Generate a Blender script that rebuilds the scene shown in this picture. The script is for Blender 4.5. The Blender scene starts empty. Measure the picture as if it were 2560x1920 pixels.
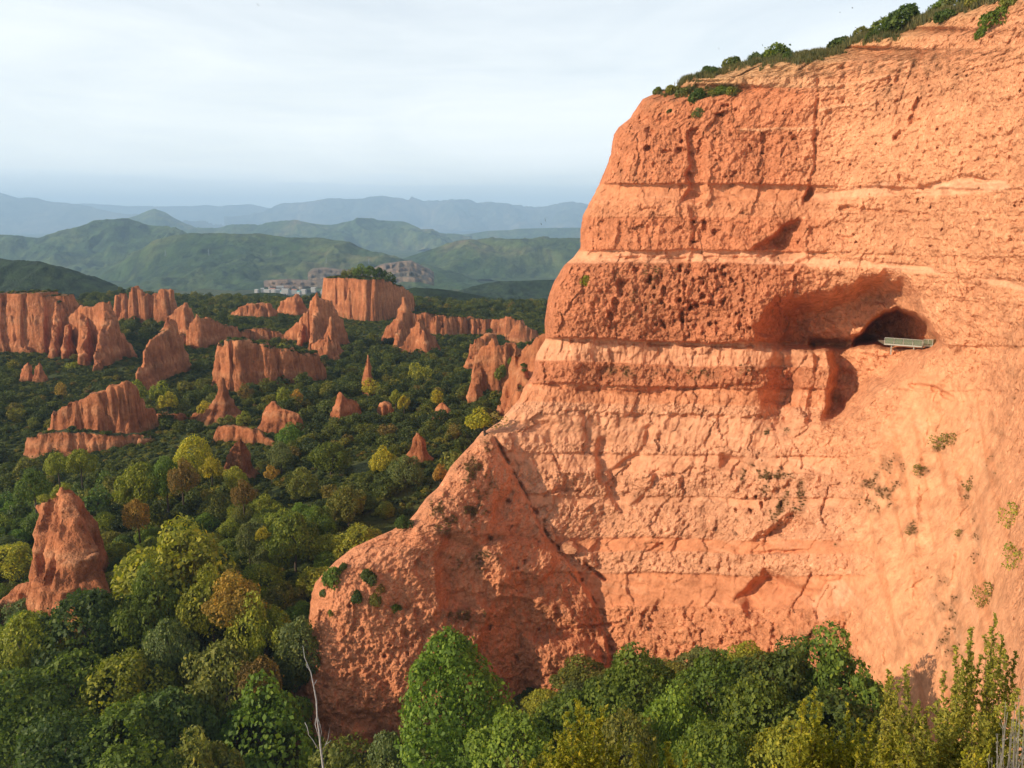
import bpy, math, random
import numpy as np
from mathutils import Vector, Matrix

random.seed(7)
rng = np.random.default_rng(7)
scene = bpy.context.scene
COL = scene.collection

# ------------------------------------------------------------------ camera
F = 2009.0                       # focal length in photograph pixels (2560 wide)
PITCH = math.radians(11.4)
cam_d = bpy.data.cameras.new("camera")
cam_d.sensor_width = 36.0
cam_d.lens = F / 2560.0 * 36.0
cam_d.clip_start = 0.5
cam_d.clip_end = 60000.0
cam = bpy.data.objects.new("camera", cam_d)
COL.objects.link(cam)
cam.location = (0, 0, 0)
cam.rotation_euler = (math.radians(90) - PITCH, 0, 0)
scene.camera = cam

# ------------------------------------------------------------------ sky, sun, exposure
SUN_AZ, SUN_EL = 22.0, 25.0       # degrees behind straight left / above the horizon
ca, sa = math.cos(math.radians(SUN_AZ)), math.sin(math.radians(SUN_AZ))
ce, se = math.cos(math.radians(SUN_EL)), math.sin(math.radians(SUN_EL))
SUN = Vector((-ca * ce, -sa * ce, se))

world = bpy.data.worlds.new("World")
scene.world = world
world.use_nodes = True
wn, wl = world.node_tree.nodes, world.node_tree.links
wn.clear()
w_out = wn.new("ShaderNodeOutputWorld")
w_bg = wn.new("ShaderNodeBackground")
w_bg.inputs["Strength"].default_value = 0.12
w_sky = wn.new("ShaderNodeTexSky")
w_sky.sky_type = 'NISHITA'
w_sky.sun_disc = False
w_sky.sun_elevation = math.radians(SUN_EL)
w_sky.sun_rotation = math.atan2(SUN.x, SUN.y)
w_sky.air_density = 1.0
w_sky.dust_density = 0.6
w_co = wn.new("ShaderNodeTexCoord")
w_sep = wn.new("ShaderNodeSeparateXYZ")
wl.new(w_co.outputs["Generated"], w_sep.inputs[0])
# thin high cloud: a veil that thins towards the zenith, broken by stretched noise
w_map = wn.new("ShaderNodeMapping")
w_map.inputs["Scale"].default_value = (1.0, 1.0, 4.5)
w_map.inputs["Rotation"].default_value = (0.0, math.radians(8), 0.4)
w_map.inputs["Location"].default_value = (0.35, 0.2, 0.1)
wl.new(w_co.outputs["Generated"], w_map.inputs[0])
w_n1 = wn.new("ShaderNodeTexNoise")
w_n1.inputs["Scale"].default_value = 2.6
w_n1.inputs["Detail"].default_value = 7
w_n1.inputs["Roughness"].default_value = 0.55
w_n1.inputs["Distortion"].default_value = 0.5
wl.new(w_map.outputs[0], w_n1.inputs["Vector"])
w_r1 = wn.new("ShaderNodeMapRange")
w_r1.inputs[1].default_value, w_r1.inputs[2].default_value = 0.30, 0.62
w_r1.inputs[3].default_value, w_r1.inputs[4].default_value = 0.74, 1.02
wl.new(w_n1.outputs["Fac"], w_r1.inputs[0])
w_el = wn.new("ShaderNodeValToRGB")          # veil by sine of elevation
el = w_el.color_ramp.elements
el[0].position, el[0].color = 0.0, (0.84,) * 3 + (1,)
el[1].position, el[1].color = 1.0, (0.25,) * 3 + (1,)
for p, v in ((0.030, 0.84), (0.041, 0.84), (0.047, 0.97), (0.16, 0.98), (0.30, 0.86), (0.43, 0.78), (0.7, 0.38)):
    e = el.new(p)
    e.color = (v, v, v, 1)
w_wob = wn.new("ShaderNodeTexNoise")         # uneven edge of the low cloud bank
w_wob.inputs["Scale"].default_value = 5.0
w_wob.inputs["Detail"].default_value = 6
w_m2 = wn.new("ShaderNodeMapping")
w_m2.inputs["Scale"].default_value = (1, 1, 14)
wl.new(w_co.outputs["Generated"], w_m2.inputs[0])
wl.new(w_m2.outputs[0], w_wob.inputs["Vector"])
w_wa = wn.new("ShaderNodeMath"); w_wa.operation = 'MULTIPLY_ADD'
w_wa.inputs[1].default_value, w_wa.inputs[2].default_value = 0.052, -0.026
wl.new(w_wob.outputs["Fac"], w_wa.inputs[0])
w_ws = wn.new("ShaderNodeMath"); w_ws.operation = 'ADD'
wl.new(w_sep.outputs["Z"], w_ws.inputs[0]); wl.new(w_wa.outputs[0], w_ws.inputs[1])
wl.new(w_ws.outputs[0], w_el.inputs[0])
w_mul = wn.new("ShaderNodeMath"); w_mul.operation = 'MULTIPLY'
wl.new(w_el.outputs["Color"], w_mul.inputs[0]); wl.new(w_r1.outputs[0], w_mul.inputs[1])
w_mix = wn.new("ShaderNodeMixRGB")
w_mix.inputs["Color2"].default_value = (7.9, 8.1, 8.1, 1)
wl.new(w_mul.outputs[0], w_mix.inputs["Fac"])
w_gl = wn.new("ShaderNodeValToRGB")          # the veil is whitest low down, as haze and cloud thicken
ge = w_gl.color_ramp.elements
ge[0].position, ge[0].color = 0.0, (1.20, 1.26, 1.30, 1)
ge[1].position, ge[1].color = 0.5, (0.80, 0.86, 0.93, 1)
for p_, c_ in ((0.04, (1.22, 1.27, 1.30)), (0.056, (1.34, 1.33, 1.28)), (0.14, (1.12, 1.14, 1.13)), (0.28, (0.97, 1.01, 1.05))):
    e = ge.new(p_)
    e.color = c_ + (1,)
wl.new(w_ws.outputs[0], w_gl.inputs[0])
w_cm = wn.new("ShaderNodeMixRGB"); w_cm.blend_type = 'MULTIPLY'
w_cm.inputs["Fac"].default_value = 1.0
w_cm.inputs["Color1"].default_value = (8.1, 8.15, 8.05, 1)
wl.new(w_gl.outputs["Color"], w_cm.inputs["Color2"])
wl.new(w_cm.outputs[0], w_mix.inputs["Color2"])
wl.new(w_sky.outputs["Color"], w_mix.inputs["Color1"])
wl.new(w_mix.outputs[0], w_bg.inputs["Color"])
wl.new(w_bg.outputs[0], w_out.inputs["Surface"])

sun_d = bpy.data.lights.new("sun", 'SUN')
sun_d.energy = 5.0
sun_d.angle = math.radians(0.5)
sun_d.color = (1.0, 0.86, 0.68)
sun_o = bpy.data.objects.new("sun", sun_d)
COL.objects.link(sun_o)
sun_o.location = (-300, -150, 300)
sun_o.rotation_euler = (-SUN).to_track_quat('-Z', 'Y').to_euler()

vs = scene.view_settings
vs.view_transform = 'Standard'
vs.look = 'None'
vs.exposure = 0.12
vs.gamma = 1.0
vs.use_curve_mapping = False
scene.cycles.use_denoising = True
scene.cycles.max_bounces = 6
scene.cycles.diffuse_bounces = 3
scene.cycles.transmission_bounces = 4
scene.cycles.transparent_max_bounces = 8
scene.cycles.volume_bounces = 1

# ------------------------------------------------------------------ helpers
CP, SP = math.cos(PITCH), math.sin(PITCH)


def ray(px, py):
    cx = (np.asarray(px, float) - 1280.0) / F
    cy = -(np.asarray(py, float) - 960.0) / F
    return cx, CP + SP * cy, -SP + CP * cy


def at(px, py, Y):
    """the world point at forward distance Y seen at photograph pixel (px, py)"""
    dx, dy, dz = ray(px, py)
    k = np.asarray(Y, float) / dy
    return dx * k, dy * k, dz * k


def pixel(x, y, z):
    f = y * CP - z * SP
    u = y * SP + z * CP
    return 1280 + F * x / f, 960 - F * u / f


def vpt(px, py, Y):
    a = at(px, py, Y)
    return Vector((float(a[0]), float(a[1]), float(a[2])))


def _h(ix, iy, iz, s):
    n = (ix.astype(np.int64) * 374761393 + iy.astype(np.int64) * 668265263 + iz.astype(np.int64) * 2147483647 + s * 1274126177) & 0xFFFFFFFF
    n = ((n ^ (n >> 13)) * 1274126177) & 0xFFFFFFFF
    n = n ^ (n >> 16)
    return (n & 0xFFFF) / 65535.0


def vnoise(x, y, z, s=0):
    x0, y0, z0 = np.floor(x), np.floor(y), np.floor(z)
    fx, fy, fz = x - x0, y - y0, z - z0
    fx, fy, fz = [t * t * t * (t * (t * 6 - 15) + 10) for t in (fx, fy, fz)]
    r = 0.0
    for dx in (0, 1):
        wx = fx if dx else 1 - fx
        for dy in (0, 1):
            wy = fy if dy else 1 - fy
            for dz in (0, 1):
                wz = fz if dz else 1 - fz
                r = r + wx * wy * wz * _h(x0 + dx, y0 + dy, z0 + dz, s)
    return r * 2 - 1


def fbm(x, y, z, oct=4, s=0, gain=0.5, lac=2.03):
    x, y, z = np.broadcast_arrays(np.asarray(x, float), np.asarray(y, float), np.asarray(z, float))
    a, f, r, t = 1.0, 1.0, 0.0, 0.0
    for o in range(oct):
        r = r + a * vnoise(x * f + 17.3 * o, y * f + 5.1 * o, z * f - 9.7 * o, s + o)
        t += a
        a *= gain
        f *= lac
    return r / t


def cells(x, y, z, s=0):
    """distance to the nearest of jittered points (unit cells), and that cell's random number"""
    x0, y0, z0 = np.floor(x), np.floor(y), np.floor(z)
    best = np.full(np.shape(x), 9.0)
    rid = np.zeros(np.shape(x))
    for dx in (-1, 0, 1):
        for dy in (-1, 0, 1):
            for dz in (-1, 0, 1):
                cx, cy, cz = x0 + dx, y0 + dy, z0 + dz
                jx, jy, jz = _h(cx, cy, cz, s), _h(cx, cy, cz, s + 31), _h(cx, cy, cz, s + 67)
                d = (cx + jx - x) ** 2 + (cy + jy - y) ** 2 + (cz + jz - z) ** 2
                m = d < best
                best = np.where(m, d, best)
                rid = np.where(m, jx, rid)
    return np.sqrt(best), rid


def sstep(a, b, x):
    t = np.clip((x - a) / (b - a), 0, 1)
    return t * t * (3 - 2 * t)


def seg_dist(px, py, pts, closed=False):
    """distance to a polyline"""
    best = np.full(np.shape(px), 1e9)
    n = len(pts)
    for i in range(n if closed else n - 1):
        ax, ay = pts[i]
        bx, by = pts[(i + 1) % n]
        ex, ey = bx - ax, by - ay
        t = np.clip(((px - ax) * ex + (py - ay) * ey) / (ex * ex + ey * ey + 1e-9), 0, 1)
        best = np.minimum(best, (px - ax - t * ex) ** 2 + (py - ay - t * ey) ** 2)
    return np.sqrt(best)


def inside(px, py, pts):
    r = np.zeros(np.shape(px), bool)
    n = len(pts)
    for i in range(n):
        ax, ay = pts[i]
        bx, by = pts[(i + 1) % n]
        if ay == by:
            continue
        c = ((ay > py) != (by > py)) & (px < (bx - ax) * (py - ay) / (by - ay) + ax)
        r ^= c
    return r


def poly_in(px, py, pts):
    """distance inside a polygon, 0 outside"""
    return np.where(inside(px, py, pts), seg_dist(px, py, pts, True), 0.0)


def tag(o, label=None, cat=None, group=None, kind=None):
    if label:
        o["label"] = label
    if cat:
        o["category"] = cat
    if group:
        o["group"] = group
    if kind:
        o["kind"] = kind
    return o


def mesh_obj(name, verts, faces, mat=None, parent=None, smooth=True, colors=None):
    me = bpy.data.meshes.new(name)
    verts = np.asarray(verts, dtype=np.float32)
    if isinstance(faces, np.ndarray):
        nf, k = faces.shape
        me.vertices.add(len(verts))
        me.vertices.foreach_set("co", verts.ravel())
        me.loops.add(nf * k)
        me.loops.foreach_set("vertex_index", faces.astype(np.int32).ravel())
        me.polygons.add(nf)
        me.polygons.foreach_set("loop_start", np.arange(0, nf * k, k, dtype=np.int32))
        me.update(calc_edges=True)
    else:
        me.from_pydata([tuple(v) for v in verts], [], [tuple(f) for f in faces])
    if smooth:
        me.polygons.foreach_set("use_smooth", np.ones(len(me.polygons), bool))
    if colors is not None:
        ca_ = me.color_attributes.new("rock", 'FLOAT_COLOR', 'POINT')
        ca_.data.foreach_set("color", np.asarray(colors, np.float32).ravel())
    if mat:
        me.materials.append(mat)
    o = bpy.data.objects.new(name, me)
    COL.objects.link(o)
    if parent:
        o.parent = parent
    return o


def grid_faces(nr, nc):
    i = np.arange(nr * nc).reshape(nr, nc)
    return np.stack([i[:-1, :-1], i[1:, :-1], i[1:, 1:], i[:-1, 1:]], -1).reshape(-1, 4)


def empty(name, loc):
    o = bpy.data.objects.new(name, None)
    o.empty_display_size = 0.5
    o.location = loc
    COL.objects.link(o)
    return o


class MB:
    """collects boxes, tubes and loose faces for one mesh"""
    def __init__(self):
        self.v, self.f = [], []

    def box(self, c, s, rot=None):
        n = len(self.v)
        for dx in (-.5, .5):
            for dy in (-.5, .5):
                for dz in (-.5, .5):
                    p = Vector((dx * s[0], dy * s[1], dz * s[2]))
                    if rot:
                        p = rot @ p
                    self.v.append(Vector(c) + p)
        self.f += [tuple(n + i for i in q) for q in ((0, 1, 3, 2), (4, 6, 7, 5), (0, 4, 5, 1), (2, 3, 7, 6), (0, 2, 6, 4), (1, 5, 7, 3))]

    def tube(self, pts, radii, k=6):
        n0 = len(self.v)
        for i, p in enumerate(pts):
            p = Vector(p)
            d = Vector(pts[min(i + 1, len(pts) - 1)]) - Vector(pts[max(i - 1, 0)])
            d.normalize()
            a = d.orthogonal().normalized()
            b = d.cross(a)
            for j in range(k):
                t = 2 * math.pi * j / k
                self.v.append(p + (a * math.cos(t) + b * math.sin(t)) * radii[i])
        for i in range(len(pts) - 1):
            for j in range(k):
                q = n0 + i * k
                self.f.append((q + j, q + (j + 1) % k, q + k + (j + 1) % k, q + k + j))
        e = n0 + (len(pts) - 1) * k
        self.f.append(tuple(e + j for j in range(k)))
        self.f.append(tuple(n0 + j for j in reversed(range(k))))

    def face(self, pts):
        n = len(self.v)
        self.v += [Vector(p) for p in pts]
        self.f.append(tuple(range(n, n + len(pts))))

    def build(self, name, mat, parent=None, smooth=False):
        return mesh_obj(name, [tuple(v) for v in self.v], self.f, mat, parent, smooth)


# ------------------------------------------------------------------ materials
def new_mat(name):
    m = bpy.data.materials.new(name)
    m.use_nodes = True
    n, l = m.node_tree.nodes, m.node_tree.links
    b = n["Principled BSDF"]
    b.inputs["Roughness"].default_value = 0.9
    b.inputs["Specular IOR Level"].default_value = 0.15
    return m, n, l, b


def noise_node(n, l, vec, scale, detail=5, rough=0.55, dist=0.0):
    t = n.new("ShaderNodeTexNoise")
    t.inputs["Scale"].default_value = scale
    t.inputs["Detail"].default_value = detail
    t.inputs["Roughness"].default_value = rough
    t.inputs["Distortion"].default_value = dist
    l.new(vec, t.inputs["Vector"])
    return t


def ramp(n, l, fac, stops):
    r = n.new("ShaderNodeValToRGB")
    e = r.color_ramp.elements
    while len(e) < len(stops):
        e.new(0.5)
    for i, (p, c) in enumerate(stops):
        e[i].position = p
        e[i].color = tuple(c) + (1,)
    l.new(fac, r.inputs[0])
    return r


def mixc(n, l, mode, fac, a, b):
    m = n.new("ShaderNodeMixRGB")
    m.blend_type = mode
    for i, v in ((0, fac), (1, a), (2, b)):
        if hasattr(v, "is_linked") or hasattr(v, "links"):
            l.new(v, m.inputs[i])
        elif isinstance(v, (int, float)):
            m.inputs[i].default_value = v
        else:
            m.inputs[i].default_value = tuple(v) + (1,)
    return m


def rock_material(name, fine, bump_d, pebble):
    """red conglomerate: colour attribute x grain, with a pebbly bump"""
    m, n, l, b = new_mat(name)
    geo = n.new("ShaderNodeTexCoord")
    vec = geo.outputs["Object"]
    att = n.new("ShaderNodeVertexColor")
    att.layer_name = "rock"
    n1 = noise_node(n, l, vec, fine, 8, 0.65)
    r1 = ramp(n, l, n1.outputs["Fac"], [(0.25, (0.62, 0.58, 0.55)), (0.5, (0.98, 0.98, 0.98)), (0.8, (1.25, 1.3, 1.35))])
    m1 = mixc(n, l, 'MULTIPLY', 1.0, att.outputs["Color"], r1.outputs["Color"])
    vo = n.new("ShaderNodeTexVoronoi")
    vo.inputs["Scale"].default_value = pebble
    vo.inputs["Randomness"].default_value = 1.0
    wv = noise_node(n, l, vec, pebble * 0.7, 3, 0.5)
    ad = n.new("ShaderNodeVectorMath"); ad.operation = 'MULTIPLY_ADD'
    l.new(wv.outputs["Color"], ad.inputs[0])
    ad.inputs[1].default_value = (0.6 / pebble,) * 3
    l.new(vec, ad.inputs[2])
    l.new(ad.outputs[0], vo.inputs["Vector"])
    # pale and dark cobbles set in the clay
    sp = ramp(n, l, vo.outputs["Color"], [(0.0, (0.72, 0.68, 0.66)), (0.35, (1, 1, 1)), (0.8, (1, 1, 1)), (1.0, (1.35, 1.5, 1.6))])
    m2 = mixc(n, l, 'MULTIPLY', att.outputs["Alpha"], m1.outputs[0], sp.outputs["Color"])
    l.new(m2.outputs[0], b.inputs["Base Color"])
    bm = n.new("ShaderNodeBump")
    bm.inputs["Strength"].default_value = 0.9
    bm.inputs["Distance"].default_value = bump_d
    n2 = noise_node(n, l, vec, fine * 2.3, 7, 0.7)
    mu = n.new("ShaderNodeMath"); mu.operation = 'MULTIPLY'
    l.new(vo.outputs["Distance"], mu.inputs[0]); l.new(att.outputs["Alpha"], mu.inputs[1])
    su = n.new("ShaderNodeMath"); su.operation = 'SUBTRACT'
    l.new(n2.outputs["Fac"], su.inputs[0]); l.new(mu.outputs[0], su.inputs[1])
    l.new(su.outputs[0], bm.inputs["Height"])
    l.new(bm.outputs[0], b.inputs["Normal"])
    b.inputs["Roughness"].default_value = 0.95
    return m


M_CLIFF = rock_material("red_conglomerate", 0.55, 0.30, 2.2)
M_ROCK = rock_material("red_sandstone", 0.42, 1.0, 0.8)


def leaf_material(name, hue_noise=0.25, trans=0.35, use_random=None, sat=None):
    """leaves: object colour (or one picked per instance), varied leaf by leaf, partly translucent"""
    m, n, l, b = new_mat(name)
    if use_random:
        oi = n.new("ShaderNodeObjectInfo")
        base = ramp(n, l, oi.outputs["Random"], use_random).outputs["Color"]
    else:
        oi = n.new("ShaderNodeObjectInfo")
        base = oi.outputs["Color"]
    geo = n.new("ShaderNodeNewGeometry")
    rr = ramp(n, l, geo.outputs["Random Per Island"], [(0.0, (0.55, 0.6, 0.6)), (0.5, (1, 1, 1)), (0.9, (1.35, 1.25, 1.1)), (1.0, (1.9, 1.5, 0.9))])
    m1 = mixc(n, l, 'MULTIPLY', 1.0, base, rr.outputs["Color"])
    tc = n.new("ShaderNodeTexCoord")
    nn = noise_node(n, l, tc.outputs["Object"], 0.35, 3)
    r2 = ramp(n, l, nn.outputs["Fac"], [(0.3, (0.75, 0.8, 0.85)), (0.7, (1.2, 1.12, 0.95))])
    m2 = mixc(n, l, 'MULTIPLY', 0.8, m1.outputs[0], r2.outputs["Color"])
    l.new(m2.outputs[0], b.inputs["Base Color"])
    b.inputs["Roughness"].default_value = 0.6
    b.inputs["Specular IOR Level"].default_value = 0.25
    tr = n.new("ShaderNodeBsdfTranslucent")
    m3 = mixc(n, l, 'MULTIPLY', 1.0, m2.outputs[0], (1.1, 1.25, 0.5))
    l.new(m3.outputs[0], tr.inputs["Color"])
    ms = n.new("ShaderNodeMixShader")
    ms.inputs[0].default_value = trans
    l.new(b.outputs[0], ms.inputs[1]); l.new(tr.outputs[0], ms.inputs[2])
    out = n["Material Output"]
    l.new(ms.outputs[0], out.inputs["Surface"])
    return m


M_LEAF = leaf_material("leaves")
M_BUSH = leaf_material("scrub_leaves", use_random=[
    (0.0, (0.042, 0.060, 0.014)), (0.3, (0.075, 0.095, 0.017)), (0.6, (0.11, 0.13, 0.020)), (0.84, (0.15, 0.155, 0.022)), (0.94, (0.22, 0.19, 0.022)), (1.0, (0.19, 0.12, 0.03))])


def plain(name, col, rough=0.8, grain=3.0, amt=0.3):
    m, n, l, b = new_mat(name)
    tc = n.new("ShaderNodeTexCoord")
    t = noise_node(n, l, tc.outputs["Object"], grain, 5)
    r = ramp(n, l, t.outputs["Fac"], [(0.3, tuple(c * (1 - amt) for c in col)), (0.7, tuple(min(1, c * (1 + amt)) for c in col))])
    l.new(r.outputs["Color"], b.inputs["Base Color"])
    b.inputs["Roughness"].default_value = rough
    return m


M_BARK = plain("bark", (0.09, 0.065, 0.045), 0.9, 6.0, 0.4)
M_DEADWOOD = plain("dead_wood", (0.42, 0.40, 0.37), 0.8, 9.0, 0.3)
M_TWIG = plain("grey_twigs", (0.26, 0.24, 0.20), 0.8, 9.0, 0.3)
M_STEEL = plain("galvanised_steel", (0.44, 0.43, 0.35), 0.45, 2.0, 0.1)
M_DECK = plain("deck_planks", (0.30, 0.24, 0.17), 0.8, 4.0, 0.3)
M_FEATHER = plain("dark_feathers", (0.02, 0.018, 0.018), 0.8, 9.0, 0.2)
M_WHITE = plain("white_render", (0.36, 0.34, 0.31), 0.8, 0.3, 0.08)
M_TEAL = plain("teal_sheet_roof", (0.16, 0.36, 0.34), 0.6, 0.3, 0.1)
M_ROOF = plain("tile_roof", (0.36, 0.17, 0.11), 0.8, 0.3, 0.2)
M_PYLON = plain("pylon_steel", (0.22, 0.24, 0.24), 0.5, 1.0, 0.1)


def ground_material():
    """scrub-covered soil: red earth showing on steep or bare ground, dark greens elsewhere"""
    m, n, l, b = new_mat("scrub_ground")
    tc = n.new("ShaderNodeTexCoord")
    v = tc.outputs["Object"]
    a = noise_node(n, l, v, 0.06, 8, 0.65)
    g = ramp(n, l, a.outputs["Fac"], [(0.3, (0.035, 0.048, 0.014)), (0.5, (0.065, 0.076, 0.018)), (0.68, (0.10, 0.10, 0.026)), (0.8, (0.19, 0.10, 0.045))])
    bn = noise_node(n, l, v, 0.5, 6, 0.7)
    r2 = ramp(n, l, bn.outputs["Fac"], [(0.3, (0.5, 0.5, 0.5)), (0.7, (1.3, 1.3, 1.2))])
    m1 = mixc(n, l, 'MULTIPLY', 1.0, g.outputs["Color"], r2.outputs["Color"])
    l.new(m1.outputs[0], b.inputs["Base Color"])
    bp = n.new("ShaderNodeBump")
    bp.inputs["Strength"].default_value = 1.0
    bp.inputs["Distance"].default_value = 1.5
    l.new(bn.outputs["Fac"], bp.inputs["Height"])
    l.new(bp.outputs[0], b.inputs["Normal"])
    return m


def hill_material(name, stops, scale, bump, bscale):
    m, n, l, b = new_mat(name)
    tc = n.new("ShaderNodeTexCoord")
    v = tc.outputs["Object"]
    a = noise_node(n, l, v, scale, 9, 0.68, 0.6)
    g = ramp(n, l, a.outputs["Fac"], stops)
    bn = noise_node(n, l, v, bscale, 8, 0.75)
    r2 = ramp(n, l, bn.outputs["Fac"], [(0.38, (0.40, 0.44, 0.46)), (0.62, (1.6, 1.5, 1.35))])
    m1 = mixc(n, l, 'MULTIPLY', 1.0, g.outputs["Color"], r2.outputs["Color"])
    l.new(m1.outputs[0], b.inputs["Base Color"])
    bp = n.new("ShaderNodeBump")
    bp.inputs["Strength"].default_value = 1.0
    bp.inputs["Distance"].default_value = bump
    l.new(bn.outputs["Fac"], bp.inputs["Height"])
    l.new(bp.outputs[0], b.inputs["Normal"])
    return m


M_GROUND = ground_material()
GREENS = [(0.30, (0.022, 0.050, 0.020)), (0.46, (0.045, 0.080, 0.026)), (0.58, (0.080, 0.105, 0.036)), (0.70, (0.17, 0.13, 0.07)), (0.80, (0.32, 0.25, 0.17))]
M_HILL_NEAR = hill_material("wooded_hillside", [(0.3, (0.016, 0.034, 0.014)), (0.55, (0.03, 0.052, 0.02)), (0.8, (0.05, 0.07, 0.025))], 0.006, 12, 0.06)
M_HILL = hill_material("heath_hillside", GREENS, 0.0016, 25, 0.012)
M_MOUNT = hill_material("bare_mountain", [(0.3, (0.05, 0.07, 0.04)), (0.5, (0.10, 0.10, 0.07)), (0.7, (0.20, 0.16, 0.12))], 0.0006, 90, 0.003)

# ------------------------------------------------------------------ the great banded cliff
EDGE = np.array([  # py, px of the cliff's outline from the skyline down its left side
    (-330, 3020), (-200, 2840), (-110, 2690), (-40, 2560), (-8, 2470), (10, 2418), (38, 2315), (72, 2247), (89, 2143), (120, 2102), (130, 2040), (151, 1882), (170, 1810),
    (193, 1719), (213, 1702), (234, 1637), (248, 1606), (296, 1575), (320, 1544), (337, 1534), (385, 1527), (416, 1517), (464, 1496),
    (502, 1476), (536, 1458), (581, 1451), (620, 1451), (643, 1434), (662, 1411), (710, 1382), (748, 1369), (799, 1362), (847, 1363),
    (885, 1341), (937, 1332), (971, 1309), (998, 1298), (1034, 1266), (1055, 1249), (1079, 1205), (1106, 1184), (1140, 1150), (1168, 1126),
    (1216, 1098), (1247, 1064), (1281, 1040), (1299, 1023), (1326, 978), (1340, 944), (1367, 885), (1402, 840), (1436, 806), (1457, 789),
    (1487, 779), (1563, 769), (1618, 758), (1659, 748), (1721, 728), (1766, 724), (1850, 700), (2050, 640)], float)
BASE_Y = np.array([(600, 152), (900, 156), (1100, 160), (1300, 167), (1500, 168), (1700, 163), (1850, 157), (2000, 152), (2120, 147), (2250, 138), (2400, 124), (2560, 112), (2700, 100), (3050, 84)], float)
BATTER = np.array([(600, .12), (1500, .13), (1900, .19), (2250, .33), (2560, .42), (3050, .45)], float)
CRACK = [(1232, 1085), (1262, 1140), (1290, 1190), (1330, 1260), (1352, 1300), (1372, 1345), (1400, 1372), (1440, 1395), (1480, 1422), (1512, 1448)]
SPUR = [(1232, 1085), (1290, 1190), (1330, 1260), (1372, 1345), (1440, 1420), (1500, 1520), (1530, 1640), (1530, 2100), (500, 2100), (500, 1085)]


def cliff_base(px, py):
    lb = np.interp(py, EDGE[:, 0], EDGE[:, 1])
    sl = (np.interp(py + 6, EDGE[:, 0], EDGE[:, 1]) - np.interp(py - 6, EDGE[:, 0], EDGE[:, 1])) / 12.0
    Y = np.interp(px, BASE_Y[:, 0], BASE_Y[:, 1])
    s = sstep(860, 1800, py) * 0.55 + np.clip((py - 880) / 900, 0, 1.2) * 0.45
    Y = Y * (1 - np.interp(px, BATTER[:, 0], BATTER[:, 1]) * s)
    Y = Y * (1 + 0.05 * np.clip((650 - py) / 450, 0, 2.2))
    # the slope rising towards the viewpoint at the far right
    Y = Y - 7.0 * sstep(2420, 2600, px + 10 * np.sin(py / 90.0)) * sstep(680, 1000, py)
    # the spur: a buttress standing in front of the face, falling away to the right
    dsp = poly_in(px, py, SPUR)
    Y = Y - 7.8 * (1 - np.exp(-dsp / 170.0)) - 1.6 * sstep(0, 14, dsp)
    # rounding at the outline
    d = (px - lb) / np.sqrt(1 + sl * sl)
    R = np.where(py < 200, 55.0, 110.0)
    back = np.where(py < 200, 12.0, np.where(py > 1080, 7.0, 11.0))
    t = np.clip(1 - d / R, 0, 1)
    Y = Y + back * (1 - np.sqrt(np.maximum(1 - t * t, 0)))
    return Y


# bands of the face: lower edge (row at px 1700), kind, how far it stands out, roughness, flutes, colour
RED, ORANGE, PALE, DUSK, SAND = (0.55, 0.192, 0.084), (0.59, 0.23, 0.105), (0.64, 0.29, 0.148), (0.49, 0.17, 0.075), (0.57, 0.28, 0.135)
BANDS = [
    (215, 'r', 0.0, 1.0, 0.1, SAND), (262, 'r', 0.0, 0.9, 0.1, RED), (333, 'r', 0.35, 1.0, 0.1, RED), (461, 'r', 0.8, 1.15, 0.15, RED), (503, 's', -1.0, 0.25, 0.2, ORANGE),
    (545, 'r', 0.3, 0.7, 0.2, ORANGE), (629, 'r', 0.75, 0.9, 0.35, RED), (659, 's', -1.1, 0.2, 0.1, PALE), (853, 'r', 1.9, 1.35, 0.2, DUSK),
    (912, 's', -1.0, 0.25, 1.0, PALE), (966, 'r', 1.3, 1.0, 0.3, DUSK), (1010, 's', -0.3, 0.5, 0.7, ORANGE), (1040, 'r', 0.1, 1.0, 0.5, PALE),
    (1110, 's', -0.5, 0.25, 0.9, PALE), (1135, 'r', 0.2, 0.9, 0.3, PALE), (1180, 's', -0.5, 0.2, 0.6, PALE), (1240, 'r', 0.7, 1.2, 0.1, PALE), (1262, 's', -0.2, 0.3, 0.2, PALE),
    (1345, 'r', 0.3, 1.0, 0.35, PALE), (1378, 's', -0.25, 0.25, 0.2, ORANGE), (1432, 'r', 0.35, 1.15, 0.3, PALE), (1515, 's', -0.35, 0.22, 0.15, ORANGE),
    (1680, 'r', 0.4, 1.3, 0.35, ORANGE), (2100, 'r', 0.6, 1.1, 0.3, RED)]
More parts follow.
